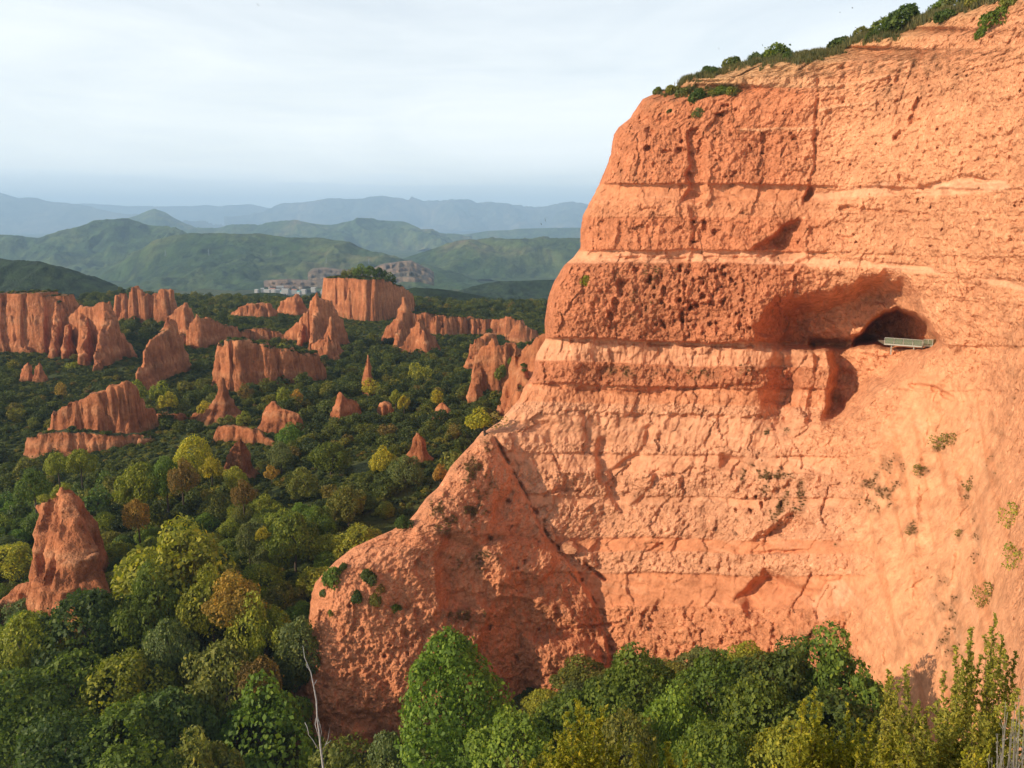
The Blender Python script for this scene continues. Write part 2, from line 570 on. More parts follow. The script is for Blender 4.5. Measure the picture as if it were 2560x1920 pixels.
# hollows (positive) and buttresses (negative): outline, depth in metres, softness of the rim in pixels
HOLLOWS = [
    ([(1868, 630), (1902, 606), (1938, 582), (1958, 560), (2010, 548), (2003, 590), (2014, 630), (1985, 650), (1940, 655), (1925, 640)], 6.5, 34),
    ([(1716, 330), (1748, 322), (1762, 350), (1765, 430), (1764, 470), (1772, 490), (1755, 503), (1705, 503), (1722, 470), (1712, 440), (1726, 400)], 2.6, 9),
    ([(2008, 498), (2014, 478), (2028, 468), (2034, 482), (2024, 505), (2012, 510)], 4.0, 7),
    ([(2046, 150), (2058, 175), (2050, 215), (2047, 330), (2044, 380), (2040, 430), (2030, 470), (2022, 470), (2034, 420), (2036, 340), (2042, 215), (2040, 170)], 1.6, 5),
    ([(1725, 505), (1757, 520), (1758, 600), (1750, 690), (1720, 690), (1728, 620)], 1.2, 12),
    ([(1545, 545), (1562, 560), (1562, 625), (1540, 625)], 0.8, 8),
    ([(1618, 560), (1650, 545), (1645, 590), (1622, 600)], 0.8, 10),
    # cave mouth
    ([(2148, 836), (2164, 822), (2185, 797), (2209, 781), (2247, 771), (2291, 786), (2329, 820), (2354, 862), (2320, 872), (2212, 868), (2130, 861)], 22.0, 9),
    # undercuts low on the face
    ([(1875, 1352), (1905, 1325), (1945, 1300), (1985, 1282), (2015, 1300), (2052, 1318), (2040, 1340), (1990, 1362), (1920, 1366)], 2.6, 22, (.4, .5)),
    ([(1830, 1500), (1870, 1462), (1912, 1415), (1950, 1432), (1990, 1462), (2045, 1478), (2010, 1505), (1950, 1520), (1915, 1552), (1870, 1545), (1855, 1515)], 3.2, 24, (.4, .5)),
    ([(1800, 1130), (1860, 1145), (1855, 1185), (1800, 1180)], 2.0, 14),
    ([(1490, 1100), (1515, 1095), (1532, 1120), (1538, 1190), (1575, 1240), (1565, 1300), (1530, 1260), (1490, 1190)], 2.0, 18),
    ([(1515, 1180), (1610, 1120), (1612, 1060), (1635, 1060), (1630, 1110), (1570, 1175), (1540, 1225)], 2.2, 14),
    ([(1568, 1245), (1598, 1220), (1578, 1180), (1620, 1175), (1640, 1190), (1600, 1250), (1570, 1262)], -1.4, 12),
    # talus shadow pocket at the foot of the spur
    ([(1240, 1490), (1330, 1500), (1500, 1590), (1520, 1640), (1512, 1720), (1420, 1800), (1240, 1800), (1180, 1640)], 3.0, 60),
    ([(1320, 1600), (1440, 1592), (1500, 1615), (1516, 1690), (1500, 1740), (1380, 1760), (1310, 1700)], -3.0, 26),
    # facets of the spur
    ([(1110, 1330), (1180, 1345), (1250, 1420), (1240, 1530), (1100, 1530), (1090, 1400)], 2.2, 22),
    ([(1190, 1380), (1250, 1340), (1330, 1340), (1400, 1400), (1350, 1460), (1260, 1470), (1200, 1450)], -1.6, 22),
    ([(1230, 1250), (1275, 1240), (1272, 1290), (1240, 1310)], 1.8, 10),
    ([(1120, 1480), (1160, 1470), (1200, 1530), (1110, 1530)], 1.0, 8),
    # gullies of the chute
    ([(2330, 960), (2390, 930), (2440, 1040), (2420, 1300), (2390, 1600), (2330, 1860), (2240, 1860), (2290, 1350), (2300, 1150)], 2.2, 110),
    ([(2395, 1180), (2450, 1100), (2465, 1260), (2450, 1420), (2440, 1600), (2400, 1780), (2350, 1900), (2350, 1700), (2380, 1450)], 1.6, 60),
]
POCKS = [(1590, 675, 9, 7), (1625, 695, 6, 7), (1660, 726, 7, 9), (1712, 715, 7, 10), (1700, 672, 6, 8), (1735, 700, 7, 6), (1760, 697, 7, 5), (1783, 675, 9, 6), (1806, 685, 5, 5), (1727, 760, 9, 12), (1743, 762, 8, 8),
         (1755, 742, 9, 7), (1780, 760, 8, 6), (1808, 755, 7, 6), (1705, 790, 9, 16), (1660, 812, 6, 9), (1737, 818, 6, 6), (1775, 810, 6, 6), (1848, 815, 5, 9), (1830, 700, 7, 5), (1700, 750, 5, 8), (1718, 680, 6, 5), (1555, 720, 14, 18), (1540, 765, 9, 16), (1528, 790, 8, 12),
         (1528, 330, 9, 8), (1625, 330, 10, 9), (1620, 372, 12, 8), (1665, 378, 14, 6), (1700, 375, 9, 7), (1705, 355, 7, 7), (1815, 265, 9, 4), (1800, 287, 9, 5), (1840, 275, 5, 4), (1733, 556, 5, 6), (1762, 565, 6, 12), (1790, 580, 9, 7), (1735, 605, 9, 3), (1505, 598, 5, 3),
         (1358, 908, 6, 5), (1362, 928, 3, 6), (1504, 948, 3, 6), (1670, 970, 6, 4), (1865, 935, 4, 4), (1890, 1242, 5, 6), (1878, 1276, 6, 6), (1905, 1262, 5, 8), (1953, 1262, 5, 12), (1840, 1275, 4, 5), (1865, 1242, 4, 5), (2030, 865, 8, 5), (2320, 1420, 3, 4)]
FISSURES = [  # polylines of cracks and bedding lips: points, depth, half width
    (CRACK, 1.3, 3.0), ([(1362, 1238), (1400, 1222), (1452, 1230)], 1.3, 4), ([(1565, 1235), (1620, 1222)], 1.2, 4), ([(1672, 1320), (1690, 1290), (1698, 1278)], 0.8, 3),
    ([(1618, 1380), (1635, 1370), (1655, 1360)], 0.9, 3), ([(1640, 1385), (1655, 1368)], 0.7, 3), ([(1695, 1225), (1725, 1190), (1730, 1172)], 0.8, 3), ([(1370, 1575), (1450, 1570), (1545, 1560)], 0.9, 3),
    ([(1540, 525), (1640, 523)], 0.7, 3), ([(1500, 640), (1560, 645), (1850, 645), (1940, 640)], 0.8, 3), ([(1375, 963), (1470, 975), (1620, 982), (1760, 968), (1915, 962)], 1.0, 4),
    ([(1420, 1030), (1540, 1037), (1760, 1040), (1900, 1042)], 0.8, 3), ([(1830, 1130), (1850, 1133)], 0.8, 3), ([(1430, 850), (1540, 857), (1700, 860), (1880, 866)], 1.0, 4),
    ([(1880, 1382), (2060, 1376)], 0.9, 3), ([(1905, 1000), (1960, 1010)], 0.7, 3), ([(1480, 880), (1490, 910)], 0.5, 3), ([(2250, 445), (2310, 470), (2400, 440), (2470, 455)], 0.8, 5), ([(2100, 520), (2220, 528), (2320, 540)], 0.8, 4),
    ([(2300, 250), (2270, 320), (2240, 345)], 1.0, 5), ([(2260, 320), (2300, 300)], 0.8, 4), ([(2210, 470), (2250, 478)], 1.4, 5), ([(2075, 590), (2160, 600)], 0.7, 4), ([(2280, 965), (2330, 970), (2390, 1000)], 0.9, 5)]
LEDGES = [([(2047, 217), (2150, 208), (2220, 188)], 0.8), ([(2047, 277), (2100, 265), (2190, 254)], 0.9), ([(1850, 326), (1950, 323), (2045, 320)], 0.7)]


def alcove(px, py):
    """the deep recess where the face turns the corner: an arched roof, a sloping floor, a hollow below and the buttress standing in it"""
    x = px + 16 * fbm(px / 42.0, py / 42.0, 7.7, 5, 150, .6)
    y = py + 15 * fbm(px / 42.0, py / 42.0, 3.1, 5, 160, .6)
    roof = np.interp(x, [1870, 1910, 1950, 2000, 2060, 2110, 2160, 2215, 2262, 2300, 2340, 2375], [830, 776, 742, 740, 738, 722, 696, 684, 696, 742, 806, 866])
    left = sstep(1850, 2020, x)
    up = left * (1 - sstep(2170, 2375, x)) * sstep(-16, 52, y - roof) * (1 - sstep(846, 880 - 6 * sstep(2080, 2150, x), y))
    edge = 2335 - 1.3 * (y - 880)
    low = sstep(1885, 1975, x) * (1 - sstep(-90, 15, x - edge)) * sstep(840, 866, y) * (1 - sstep(1030, 1105, y))
    mid = 2030 + 9 * np.sin((y - 860) / 40.0)
    butt = sstep(-62, -30, x - mid) * (1 - sstep(34, 62, x - mid)) * sstep(856, 884, y) * (1 - sstep(1070, 1110, y))
    low = low * np.where(x < mid, .30 + .32 * sstep(885, 955, y) * (1 - .8 * sstep(985, 1075, y)), 1.0)
    ribs = 2.6 * fbm(px / 40.0, py / 17.0, 2.6, 5, 155, .6)                # broken layers inside
    return 13.5 * up + (12.0 + ribs) * low * (1 - .82 * butt) + 1.3 * ribs * up + 1.2 * np.clip(left - .02, 0, 1) * (1 - sstep(2060, 2200, x)) * sstep(690, 760, y) * (1 - sstep(1010, 1110, y))


PALES = [[(2022, 478), (2120, 470), (2210, 452), (2262, 470), (2250, 492), (2030, 506)], [(2285, 468), (2340, 452), (2420, 438), (2520, 448), (2530, 478), (2400, 492), (2290, 494)],
         [(1975, 660), (2010, 640), (2080, 642), (2200, 652), (2320, 660), (2390, 690), (2300, 688), (2180, 674), (2030, 672)], [(2420, 690), (2500, 690), (2580, 715), (2580, 735), (2480, 715)],
         [(1900, 615), (1925, 648), (1990, 652), (1955, 668), (1880, 660)], [(2060, 1450), (2110, 1440), (2140, 1480), (2100, 1540), (2040, 1560), (2020, 1510)]]


def hollow_t(px, py, poly, soft, dep, wx=.75, wy=.66):
    """0 at the rim to 1 inside; the rims on the right and below slope gently, the overhanging ones are sharp"""
    ins = inside(px, py, poly)
    n = len(poly)
    area = sum(poly[i][0] * poly[(i + 1) % n][1] - poly[(i + 1) % n][0] * poly[i][1] for i in range(n))
    t = np.full(px.shape, 1.0)
    for i in range(n):
        ax, ay = poly[i]
        bx, by = poly[(i + 1) % n]
        ex, ey = bx - ax, by - ay
        L = math.hypot(ex, ey) + 1e-6
        nx, ny = (ey / L, -ex / L) if area > 0 else (-ey / L, ex / L)
        g = (abs(nx) if wx in (.5, .9) else nx) * wx + ny * wy
        s = soft * (1 + (2.6 * max(0, g) if dep > 0 else 1.2 * max(0, -g)))
        k = np.clip(((px - ax) * ex + (py - ay) * ey) / (L * L), 0, 1)
        d = np.hypot(px - ax - k * ex, py - ay - k * ey)
        t = np.minimum(t, np.clip(d / s, 0, 1))
    return np.where(ins, t, 0)


def cliff_detail(px, py, X, Y, Z):
    """metres the surface stands out, colour, and how pebbly it is"""
    wob = 9 * fbm(px / 240.0, py / 300.0, 0.3, 3, 3) + 3.5 * fbm(px / 45.0, py / 60.0, 1.3, 3, 9)
    row = py + wob - 0.012 * (px - 1700)
    ra = 1950 + 95 * sstep(1080, 1240, py) + 55 * fbm(px / 90.0, py / 60.0, 8.8, 3, 12)
    right = sstep(0, 190, px - ra)                       # right of the corner the bands fade out
    low = sstep(0, 30, poly_in(px, py, SPUR))
    n_peb = fbm(X / 0.95, Y / 0.95, Z / 0.8, 4, 20, 0.6)
    n_big = fbm(X / 4.0, Y / 4.0, Z / 3.2, 4, 40)
    n_vast = fbm(X / 17.0, Y / 17.0, Z / 11.0, 3, 60)
    n_flu = fbm(X / 0.9, Y / 0.9, Z / 9.0, 4, 80)
    n_str = fbm(X / 6.0, Y / 6.0, Z / 0.55, 4, 90)
    c1, _ = cells(X / 0.85, Y / 0.85, Z / 0.7, 5)
    c2, r2 = cells(X / 1.9, Y / 1.9, Z / 1.6, 15)
    c3, r3 = cells(X / 0.6, Y / 0.6, Z / 0.5, 25)
    rough = np.zeros_like(px); off = np.zeros_like(px); flute = np.zeros_like(px)
    col = np.zeros(px.shape + (3,)); tot = np.zeros_like(px)
    top = -400.0
    for (bot, kind, o, rg, fl, c) in BANDS:
        e = 4.0 if kind == 'r' else 5.0
        w = np.clip((row - top) / e + .5, 0, 1) * np.clip((bot - row) / 3.0 + .5, 0, 1)
        t = np.clip((row - top) / (bot - top), 0, 1)
        prof = o * (0.35 + 0.65 * t) if o > 0 else o * (1.0 - 0.45 * t)
        rough += w * rg; off += w * prof; flute += w * fl
        col += w[..., None] * np.array(c); tot += w
        top = bot
    tot = np.maximum(tot, 1e-3)
    rough /= tot; off /= tot; flute /= tot; col /= tot[..., None]
    # right-hand wall: weaker bands, fine horizontal grain
    off = off * (1 - 0.75 * right) * (1 - 0.55 * low)
    flute = flute * (1 - 0.8 * right)
    chute = sstep(30, 150, poly_in(px, py, [(2160, 860), (2400, 860), (2520, 880), (2600, 1100), (2620, 2000), (2080, 2000), (1950, 1560), (1960, 1380), (2030, 1200), (2150, 1010)]))
    slick = sstep(20, 90, poly_in(px, py, [(2170, 880), (2350, 880), (2430, 950), (2430, 1040), (2300, 1120), (2180, 1140), (2140, 1060), (2250, 985)]))
    rough = rough * (1 - right) + right * (1.0 * (1 - 0.66 * chute) * (1 - 0.5 * slick))
    col = col * (1 - right[..., None]) + right[..., None] * (np.array((0.66, 0.285, 0.135)) * (1 - chute[..., None]) + np.array((0.70, 0.315, 0.148)) * chute[..., None])
    off = off + right * (1 - chute) * 0.32 * n_str
    # smooth pale clay beds that show on the right-hand wall
    for poly in PALES:
        k = sstep(0, 9, poly_in(px + 7 * fbm(px / 30, py / 30, 5.5, 3, 195), py + 5 * fbm(px / 40, py / 40, 6.5, 3, 196), poly))
        rough = rough * (1 - .75 * k)
        off = off - .55 * k
        col = col * (1 - .6 * k[..., None]) + .6 * k[..., None] * np.array((0.72, 0.37, 0.205))
    # spur: rougher clay with lichen, shade of the grazing sun painted in as darker colour
    col = col * (1 - 0.75 * low[..., None]) + 0.75 * low[..., None] * np.array((0.58, 0.215, 0.097))
    rough = rough * (1 - low) + low * (0.95 + 0.25 * sstep(1480, 1650, py))
    crag = np.maximum(0, n_big - 0.02)
    D = off
    c4, r4 = cells(X / 4.2 + .5 * n_big, Y / 4.2, Z / 6.5 + .25 * n_big, 35)      # facets where slabs have come away
    c5, r5 = cells(X / 1.7 + .3 * n_big, Y / 1.7, Z / 2.4, 55)
    step = .62 * (r4 - .5) + .26 * (r5 - .5) + .5 * fbm(X / 8.0, Y / 8.0, Z / 16.0, 2, 45)
    D = D + rough * (0.50 * n_peb + 0.50 * (0.55 - c1) * 0.8 + 1.1 * np.minimum(0, c2 - 0.45) * (r2 > 0.5) + 0.30 * (0.5 - c3) + 0.75 * n_big * (0.5 + 0.5 * (1 - right)))
    D = D + 1.7 * step * (1 - .7 * right) * (1 - .4 * low)
    D = D + flute * (0.55 * n_flu - 0.25 * np.maximum(0, fbm(X / 0.45, Y / 0.45, Z / 6.0, 2, 130)))
    D = D + (1 - rough * 0.5) * 0.16 * n_str + 1.6 * n_vast * (1 - 0.3 * chute)
    # rills down the chute
    run = fbm((px - 0.22 * (py - 900)) / 34.0, py / 420.0, 0.2, 4, 140)
    D = D + chute * (0.9 * run)
    streak = fbm((px - 0.2 * (py - 900)) / 20.0, py / 300.0, 3.3, 4, 145)
    col = col * (1 - chute[..., None] * np.clip(.55 * sstep(.05, .4, streak), 0, 1)[..., None]) + chute[..., None] * np.clip(.55 * sstep(.05, .4, streak), 0, 1)[..., None] * np.array((0.56, 0.20, 0.08))
    cut = np.zeros_like(px)
    H = np.zeros_like(px)
    for poly, dep, soft, *wgt in HOLLOWS:
        xs = [p[0] for p in poly]; ys = [p[1] for p in poly]
        m = (px > min(xs) - 8) & (px < max(xs) + 8) & (py > min(ys) - 8) & (py < max(ys) + 8)
        jx = 9.0 * fbm(px[m] / 30.0, py[m] / 30.0, 7.7, 4, 150)
        jy = 9.0 * fbm(px[m] / 30.0, py[m] / 30.0, 3.1, 4, 160)
        t = hollow_t(px[m] + jx, py[m] + jy, poly, soft, dep, *(wgt[0] if wgt else (.75, .66)))
        pr = (.45 * t * t * (3 - 2 * t) + .55 * np.sqrt(t * (2 - t))) if (wgt and abs(dep) < 18) else np.sqrt(t * (2 - t)) * (0.9 + 0.1 * t)
        H[m] += dep * pr
        if dep > 2:
            cut[m] = np.maximum(cut[m], t)
    H += alcove(px, py)
    for _ in range(3):
        for ax in (0, 1):
            Hp = np.pad(H, [(1, 1) if a_ == ax else (0, 0) for a_ in (0, 1)], mode='edge')
            n_ = H.shape[ax]
            H = .25 * np.take(Hp, range(0, n_), ax) + .5 * np.take(Hp, range(1, n_ + 1), ax) + .25 * np.take(Hp, range(2, n_ + 2), ax)
    D = D - H
    holes = list(POCKS)
    rr = np.random.default_rng(3)
    for i in range(80):
        hx, hy = rr.uniform(1600, 1890), rr.uniform(664, 848)
        holes.append((hx, hy, rr.uniform(2, 5.5), rr.uniform(2, 6)))
    for i in range(40):
        hx, hy = rr.uniform(1540, 2040), rr.uniform(255, 460)
        holes.append((hx, hy, rr.uniform(2, 5), rr.uniform(2, 4)))
    for i in range(60):
        hx, hy = rr.uniform(2080, 2600), rr.uniform(120, 700)
        holes.append((hx, hy, rr.uniform(2, 4.5), rr.uniform(1.5, 3.5)))
    for i in range(26):
        hx, hy = rr.uniform(760, 1480), rr.uniform(1250, 1750)
        holes.append((hx, hy, rr.uniform(3, 6), rr.uniform(3, 7)))
    for (hx, hy, rx, ry) in holes:
        m = (np.abs(px - hx) < rx * 1.5) & (np.abs(py - hy) < ry * 1.5)
        if m.any():
            ax_ = px[m] + rx * .7 * fbm(px[m] / rx, py[m] / ry, hx, 2, 151); ay_ = py[m] + ry * .7 * fbm(px[m] / rx, py[m] / ry, hy, 2, 152)
            q = ((ax_ - hx) / rx) ** 2 + ((ay_ - hy) / ry) ** 2
            D[m] -= min(1.5, 0.11 * (rx + ry)) * np.clip(1.35 - q, 0, 1)
    for pts, dep, hw in FISSURES:
        xs = [p[0] for p in pts]; ys = [p[1] for p in pts]
        m = (px > min(xs) - 14) & (px < max(xs) + 14) & (py > min(ys) - 14) & (py < max(ys) + 14)
        j = 5.0 * fbm(px[m] / 18.0, py[m] / 18.0, 2.2, 3, 170)
        d = seg_dist(px[m] + j, py[m] + j * .8, pts)
        vary = np.clip(.75 + 1.5 * fbm(px[m] / 26.0, py[m] / 26.0, 9.2, 2, 175), 0, 1.3)
        D[m] -= dep * vary * np.clip(1.6 - d / (hw * (.5 + .6 * vary)), 0, 1)
    for pts, hgt in LEDGES:
        xs = [p[0] for p in pts]; ys = [p[1] for p in pts]
        yl = np.interp(px, xs, ys) + 2.5 * fbm(px / 30.0, 0.1, 0.1, 3, 180)
        m = (px > xs[0]) & (px < xs[-1])
        D = D + np.where(m, hgt * np.exp(-np.maximum(0, py - yl) / 16.0) * sstep(-6, 0, py - yl), 0)
        k = np.where(m, np.exp(-((py - yl + 1) / 4.0) ** 2), 0)[..., None]
        col = col * (1 - 0.7 * k) + 0.7 * k * np.array((0.72, 0.36, 0.18))
    # colour: mottling, pale clay streaks, lichen on tops of ledges, dry scrub stains
    mott = (1 + 0.16 * n_big + 0.10 * n_vast + 0.10 * n_peb * rough)[..., None]
    col = col * np.clip(mott, 0.6, 1.4)
    pale = sstep(0.18, 0.5, n_str) * (1 - np.clip(rough, 0, 1) * 0.8)
    col = col + pale[..., None] * np.array((0.05, 0.05, 0.035))
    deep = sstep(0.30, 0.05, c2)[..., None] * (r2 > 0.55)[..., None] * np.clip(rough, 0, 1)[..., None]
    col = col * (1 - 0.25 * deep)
    stain = np.zeros_like(px)
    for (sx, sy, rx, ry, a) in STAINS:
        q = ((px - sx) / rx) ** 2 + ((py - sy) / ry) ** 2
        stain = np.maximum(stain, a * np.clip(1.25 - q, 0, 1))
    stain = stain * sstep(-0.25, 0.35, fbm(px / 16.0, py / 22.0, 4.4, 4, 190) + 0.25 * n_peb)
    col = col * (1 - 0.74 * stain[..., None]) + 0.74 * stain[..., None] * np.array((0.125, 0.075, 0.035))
    # sandy yellow soil just under the rim
    lb = np.interp(px, EDGE[12:1:-1, 1], EDGE[12:1:-1, 0])
    soil = sstep(70, 5, py - lb + 14 * n_big) * (px > 1690)
    col = col * (1 - 0.6 * soil[..., None]) + 0.6 * soil[..., None] * np.array((0.56, 0.31, 0.13))
    return D, np.clip(col, 0.02, 0.85), np.clip(rough * (1 - 0.6 * slick), 0, 1), stain


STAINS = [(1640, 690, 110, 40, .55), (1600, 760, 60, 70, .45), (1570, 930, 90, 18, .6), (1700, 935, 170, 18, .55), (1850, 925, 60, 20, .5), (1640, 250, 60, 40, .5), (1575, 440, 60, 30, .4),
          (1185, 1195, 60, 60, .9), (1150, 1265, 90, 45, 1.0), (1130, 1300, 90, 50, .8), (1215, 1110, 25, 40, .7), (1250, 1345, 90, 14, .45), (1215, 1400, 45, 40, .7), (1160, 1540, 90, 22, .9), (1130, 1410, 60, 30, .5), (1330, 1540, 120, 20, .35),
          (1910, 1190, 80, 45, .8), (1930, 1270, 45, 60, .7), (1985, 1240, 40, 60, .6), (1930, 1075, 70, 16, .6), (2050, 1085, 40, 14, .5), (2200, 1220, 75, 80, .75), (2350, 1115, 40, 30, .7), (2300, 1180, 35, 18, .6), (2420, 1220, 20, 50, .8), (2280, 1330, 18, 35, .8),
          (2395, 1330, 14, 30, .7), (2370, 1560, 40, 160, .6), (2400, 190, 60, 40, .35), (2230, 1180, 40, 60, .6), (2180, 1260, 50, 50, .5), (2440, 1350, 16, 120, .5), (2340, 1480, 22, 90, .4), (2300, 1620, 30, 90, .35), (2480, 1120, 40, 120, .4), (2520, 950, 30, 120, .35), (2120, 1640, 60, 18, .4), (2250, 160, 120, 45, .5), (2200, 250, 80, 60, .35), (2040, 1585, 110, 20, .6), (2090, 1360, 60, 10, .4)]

NR, NC = 790, 720
prow = np.concatenate([np.linspace(-330, 0, 70)[:-1], np.linspace(0, 1800, 690), np.linspace(1800, 2050, NR - 759 + 1)[1:]])
NR = len(prow)
lb = np.interp(prow, EDGE[:, 0], EDGE[:, 1])
jag = 2.6 * fbm(prow / 26.0, 0.5, 0.5, 4, 200) + 1.2 * fbm(prow / 7.0, 0.5, 0.5, 2, 210)
lb = lb + np.where(prow > 240, jag, 0)
uu = np.linspace(0, 1, NC)
uu = uu + 0.10 * (uu * uu - uu)            # a little denser at the outline
PX = lb[:, None] + np.maximum(2700 - lb, 120)[:, None] * uu[None, :]
PY = np.repeat(prow[:, None], NC, 1)
Y0 = cliff_base(PX, PY)
X0, _, Z0 = at(PX, PY, Y0)
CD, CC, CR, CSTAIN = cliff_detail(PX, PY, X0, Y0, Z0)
near_edge = sstep(0, 26, PX - lb[:, None])
CY = Y0 - CD * (0.25 + 0.75 * near_edge)
CX, CYY, CZ = at(PX, PY, CY)
# the face goes on round the outline, out of sight behind it
bx, by, bz, bc = [], [], [], []
for k, (back, shift) in enumerate(((90, 60), (50, 34), (26, 16), (12, 7), (4, 2))):
    x, y, z = at(PX[:, 0] + shift * 3 + 0 * prow, PY[:, 0] + np.where(prow < 230, shift * 1.2, 0), CY[:, 0] + back)
    bx.append(x); by.append(y); bz.append(z)
CX = np.concatenate([np.array(bx).T, CX], 1); CYY = np.concatenate([np.array(by).T, CYY], 1); CZ = np.concatenate([np.array(bz).T, CZ], 1)
CC4 = np.concatenate([CC, CR[..., None]], -1)
CC4 = np.concatenate([np.repeat(CC4[:, :1], 5, 1), CC4], 1)
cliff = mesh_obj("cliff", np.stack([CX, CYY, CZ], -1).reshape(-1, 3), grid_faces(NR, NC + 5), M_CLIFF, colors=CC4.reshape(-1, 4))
tag(cliff, kind="structure")


def on_cliff(px, py):
    """point of the finished cliff seen at a photograph pixel"""
    i = int(np.clip(np.searchsorted(prow, py), 0, NR - 1))
    j = int(np.clip(np.searchsorted(PX[i], px), 0, NC - 1))
    return Vector((float(CX[i, j + 5]), float(CYY[i, j + 5]), float(CZ[i, j + 5])))

# ------------------------------------------------------------------ rock outcrops standing in the valley
# name, ridge lines [(px, py, distance, half width of the crest)...], steepness, flute depth, base row, label
O = []


def outcrop(name, ridges, steep, base, label, flute=2.0, rough=0.8, group=None, green=0.0, cell=None, tint=1.0, talus=7.0, conc=None):
    conc = name not in ('rock_mesa', 'rock_massif', 'rock_spike', 'rock_lump', 'rock_mound', 'rock_scar', 'rock_terrace', 'rock_scarp') if conc is None else conc
    if name in ('rock_cone', 'rock_pinnacle', 'rock_spike', 'rock_mound', 'rock_knoll') and not cell and len(ridges) == 1:
        a = min(ridges[0], key=lambda q: q[1])
        deep = (base - a[1]) / F * a[2] / steep * 1.25
        mid = ((a[0] * .97 + min(q[0] for q in ridges[0]) * .03), a[1] + (base - a[1]) * .45, a[2] - deep * .4, a[3])
        ridges = ridges + [[a, mid, (a[0] * .9 + min(q[0] for q in ridges[0]) * .1, base + 4, a[2] - deep, a[3])]]
    O.append(dict(name=name, ridges=ridges, steep=steep, base=base, label=label, flute=flute, rough=rough, group=group, green=green, cell=cell, tint=tint, talus=talus, conc=conc))


outcrop("rock_massif", [[(-60, 770, 480, 9), (0, 750, 478, 9), (45, 731, 472, 10), (95, 730, 470, 10), (144, 738, 470, 9), (190, 770, 478, 5)]], 4.5, 868, "broad flat topped red massif at the far left of the rock group", 2.2, green=.5)
outcrop("rock_buttress", [[(148, 764, 462, 1.0), (140, 800, 455, 1.5), (134, 872, 442, 1.5)]], 4.2, 878, "narrow pale fin descending beside the flat topped massif, the nearer to it of two", 1.2)
outcrop("rock_buttress", [[(172, 806, 456, 1.0), (166, 840, 448, 1.2), (160, 885, 438, 1.2)]], 4.2, 888, "short pale fin between the flat topped massif and the tall jagged crag", 1.0)
outcrop("rock_crag", [[(176, 792, 462, 2), (187, 783, 460, 2), (206, 763, 456, 2), (237, 766, 452, 2.5), (264, 752, 448, 2.2), (282, 790, 446, 2), (310, 850, 445, 2), (340, 886, 445, 2)],
                      [(264, 752, 448, 1.8), (270, 800, 440, 2), (250, 866, 425, 2), (238, 950, 408, 2)], [(206, 763, 456, 2), (212, 830, 440, 2), (208, 890, 424, 2)]], 4.5, 950, "tall jagged red crag with sunlit ribs and a shaded right flank", 1.6)
outcrop("rock_pinnacle", [[(288, 768, 575, 1), (297, 738, 570, 2.5), (306, 733, 570, 2.5), (318, 752, 572, 2)]], 6, 775, "stubby red pinnacle left of the twin towers on the far ridge", 1.2)
outcrop("rock_tower", [[(330, 730, 560, 2.5), (338, 715, 560, 2.4), (348, 724, 560, 3), (362, 733, 560, 3), (378, 737, 562, 3), (386, 742, 562, 3), (398, 733, 562, 4), (412, 722, 562, 4), (420, 723, 562, 4), (428, 742, 562, 3), (441, 768, 562, 2)]], 5.5, 800, "pair of joined red towers standing highest on the far left ridge", 1.4)
outcrop("rock_cone", [[(420, 792, 530, 1), (444, 772, 528, 1.2), (464, 754, 526, 1.2), (474, 770, 526, 1.2), (484, 790, 526, 1)]], 2.4, 803, "small sunlit cone beside the foot of the twin towers", 1.2)
outcrop("rock_fin", [[(343, 944, 372, .6), (354, 922, 377, .7), (364, 872, 386, .9), (380, 849, 395, 1.1), (409, 828, 405, 1.2), (426, 806, 410, 1.1), (433, 793, 413, .8), (440, 812, 417, 1.1), (452, 842, 421, 1.2), (458, 884, 423, 1.2)]], 4.0, 935, "shark fin shaped red blade rising alone from dark scrub", 1.3)
outcrop("rock_ridge", [[(456, 826, 482, 1), (480, 806, 480, 1.2), (498, 785, 480, 1.5), (512, 793, 484, 2), (536, 804, 492, 3), (584, 815, 500, 4), (606, 829, 503, 4), (630, 823, 505, 4), (646, 820, 505, 3), (675, 826, 506, 3), (706, 832, 508, 3)]], 3.6, 862, "long low ridge with a pyramid end right of the shark fin blade", 2.0, green=.6)
outcrop("rock_wall", [[(560, 866, 374, 3), (575, 855, 372, 5), (598, 847, 371, 6), (640, 857, 374, 6), (700, 869, 378, 6), (770, 882, 384, 5), (798, 905, 388, 3), (808, 935, 390, 2)]], 5.0, 930, "dark shaded wall with scrub along its flat top, in the valley centre", 2.0, green=1.0, conc=False)
outcrop("rock_spire", [[(700, 848, 508, 1.2), (714, 830, 506, 1.5), (745, 806, 503, 1.6), (772, 774, 500, 1.6), (783, 752, 498, 1.2), (793, 725, 497, .9), (802, 742, 497, 1.3), (822, 751, 498, 1.8), (836, 774, 499, 1.8), (850, 796, 500, 1.6), (864, 830, 502, 1)],
                       [(793, 727, 497, .9), (790, 780, 490, 1.1), (782, 830, 480, 1.1), (776, 860, 472, 1)], [(760, 790, 502, 1), (750, 830, 492, 1.2), (742, 862, 480, 1.2)]], 4.0, 866, "tall needle topped spire with fluted flank in front of the square mesa", 1.6)
outcrop("rock_pinnacle", [[(812, 838, 468, .8), (820, 812, 466, .9), (827, 792, 465, .8), (834, 815, 465, .9), (844, 845, 466, .8)]], 4.2, 858, "slim sunlit triangular pinnacle at the foot of the needle topped spire", .8)
outcrop("rock_knoll", [[(786, 858, 452, 1), (806, 842, 450, 1.5), (818, 834, 450, 1.5), (832, 850, 450, 1)]], 2.6, 874, "low brown knoll below the slim triangular pinnacle", 1.0)
outcrop("rock_mesa", [[(842, 694, 648, 10), (880, 693, 636, 12), (930, 697, 618, 10)], [(930, 697, 618, 9), (975, 716, 650, 10), (1004, 735, 690, 10)]], 7.5, 803, "square flat topped mesa with sheer sunlit front and trees on top", 2.0, rough=0.7, green=1.0)
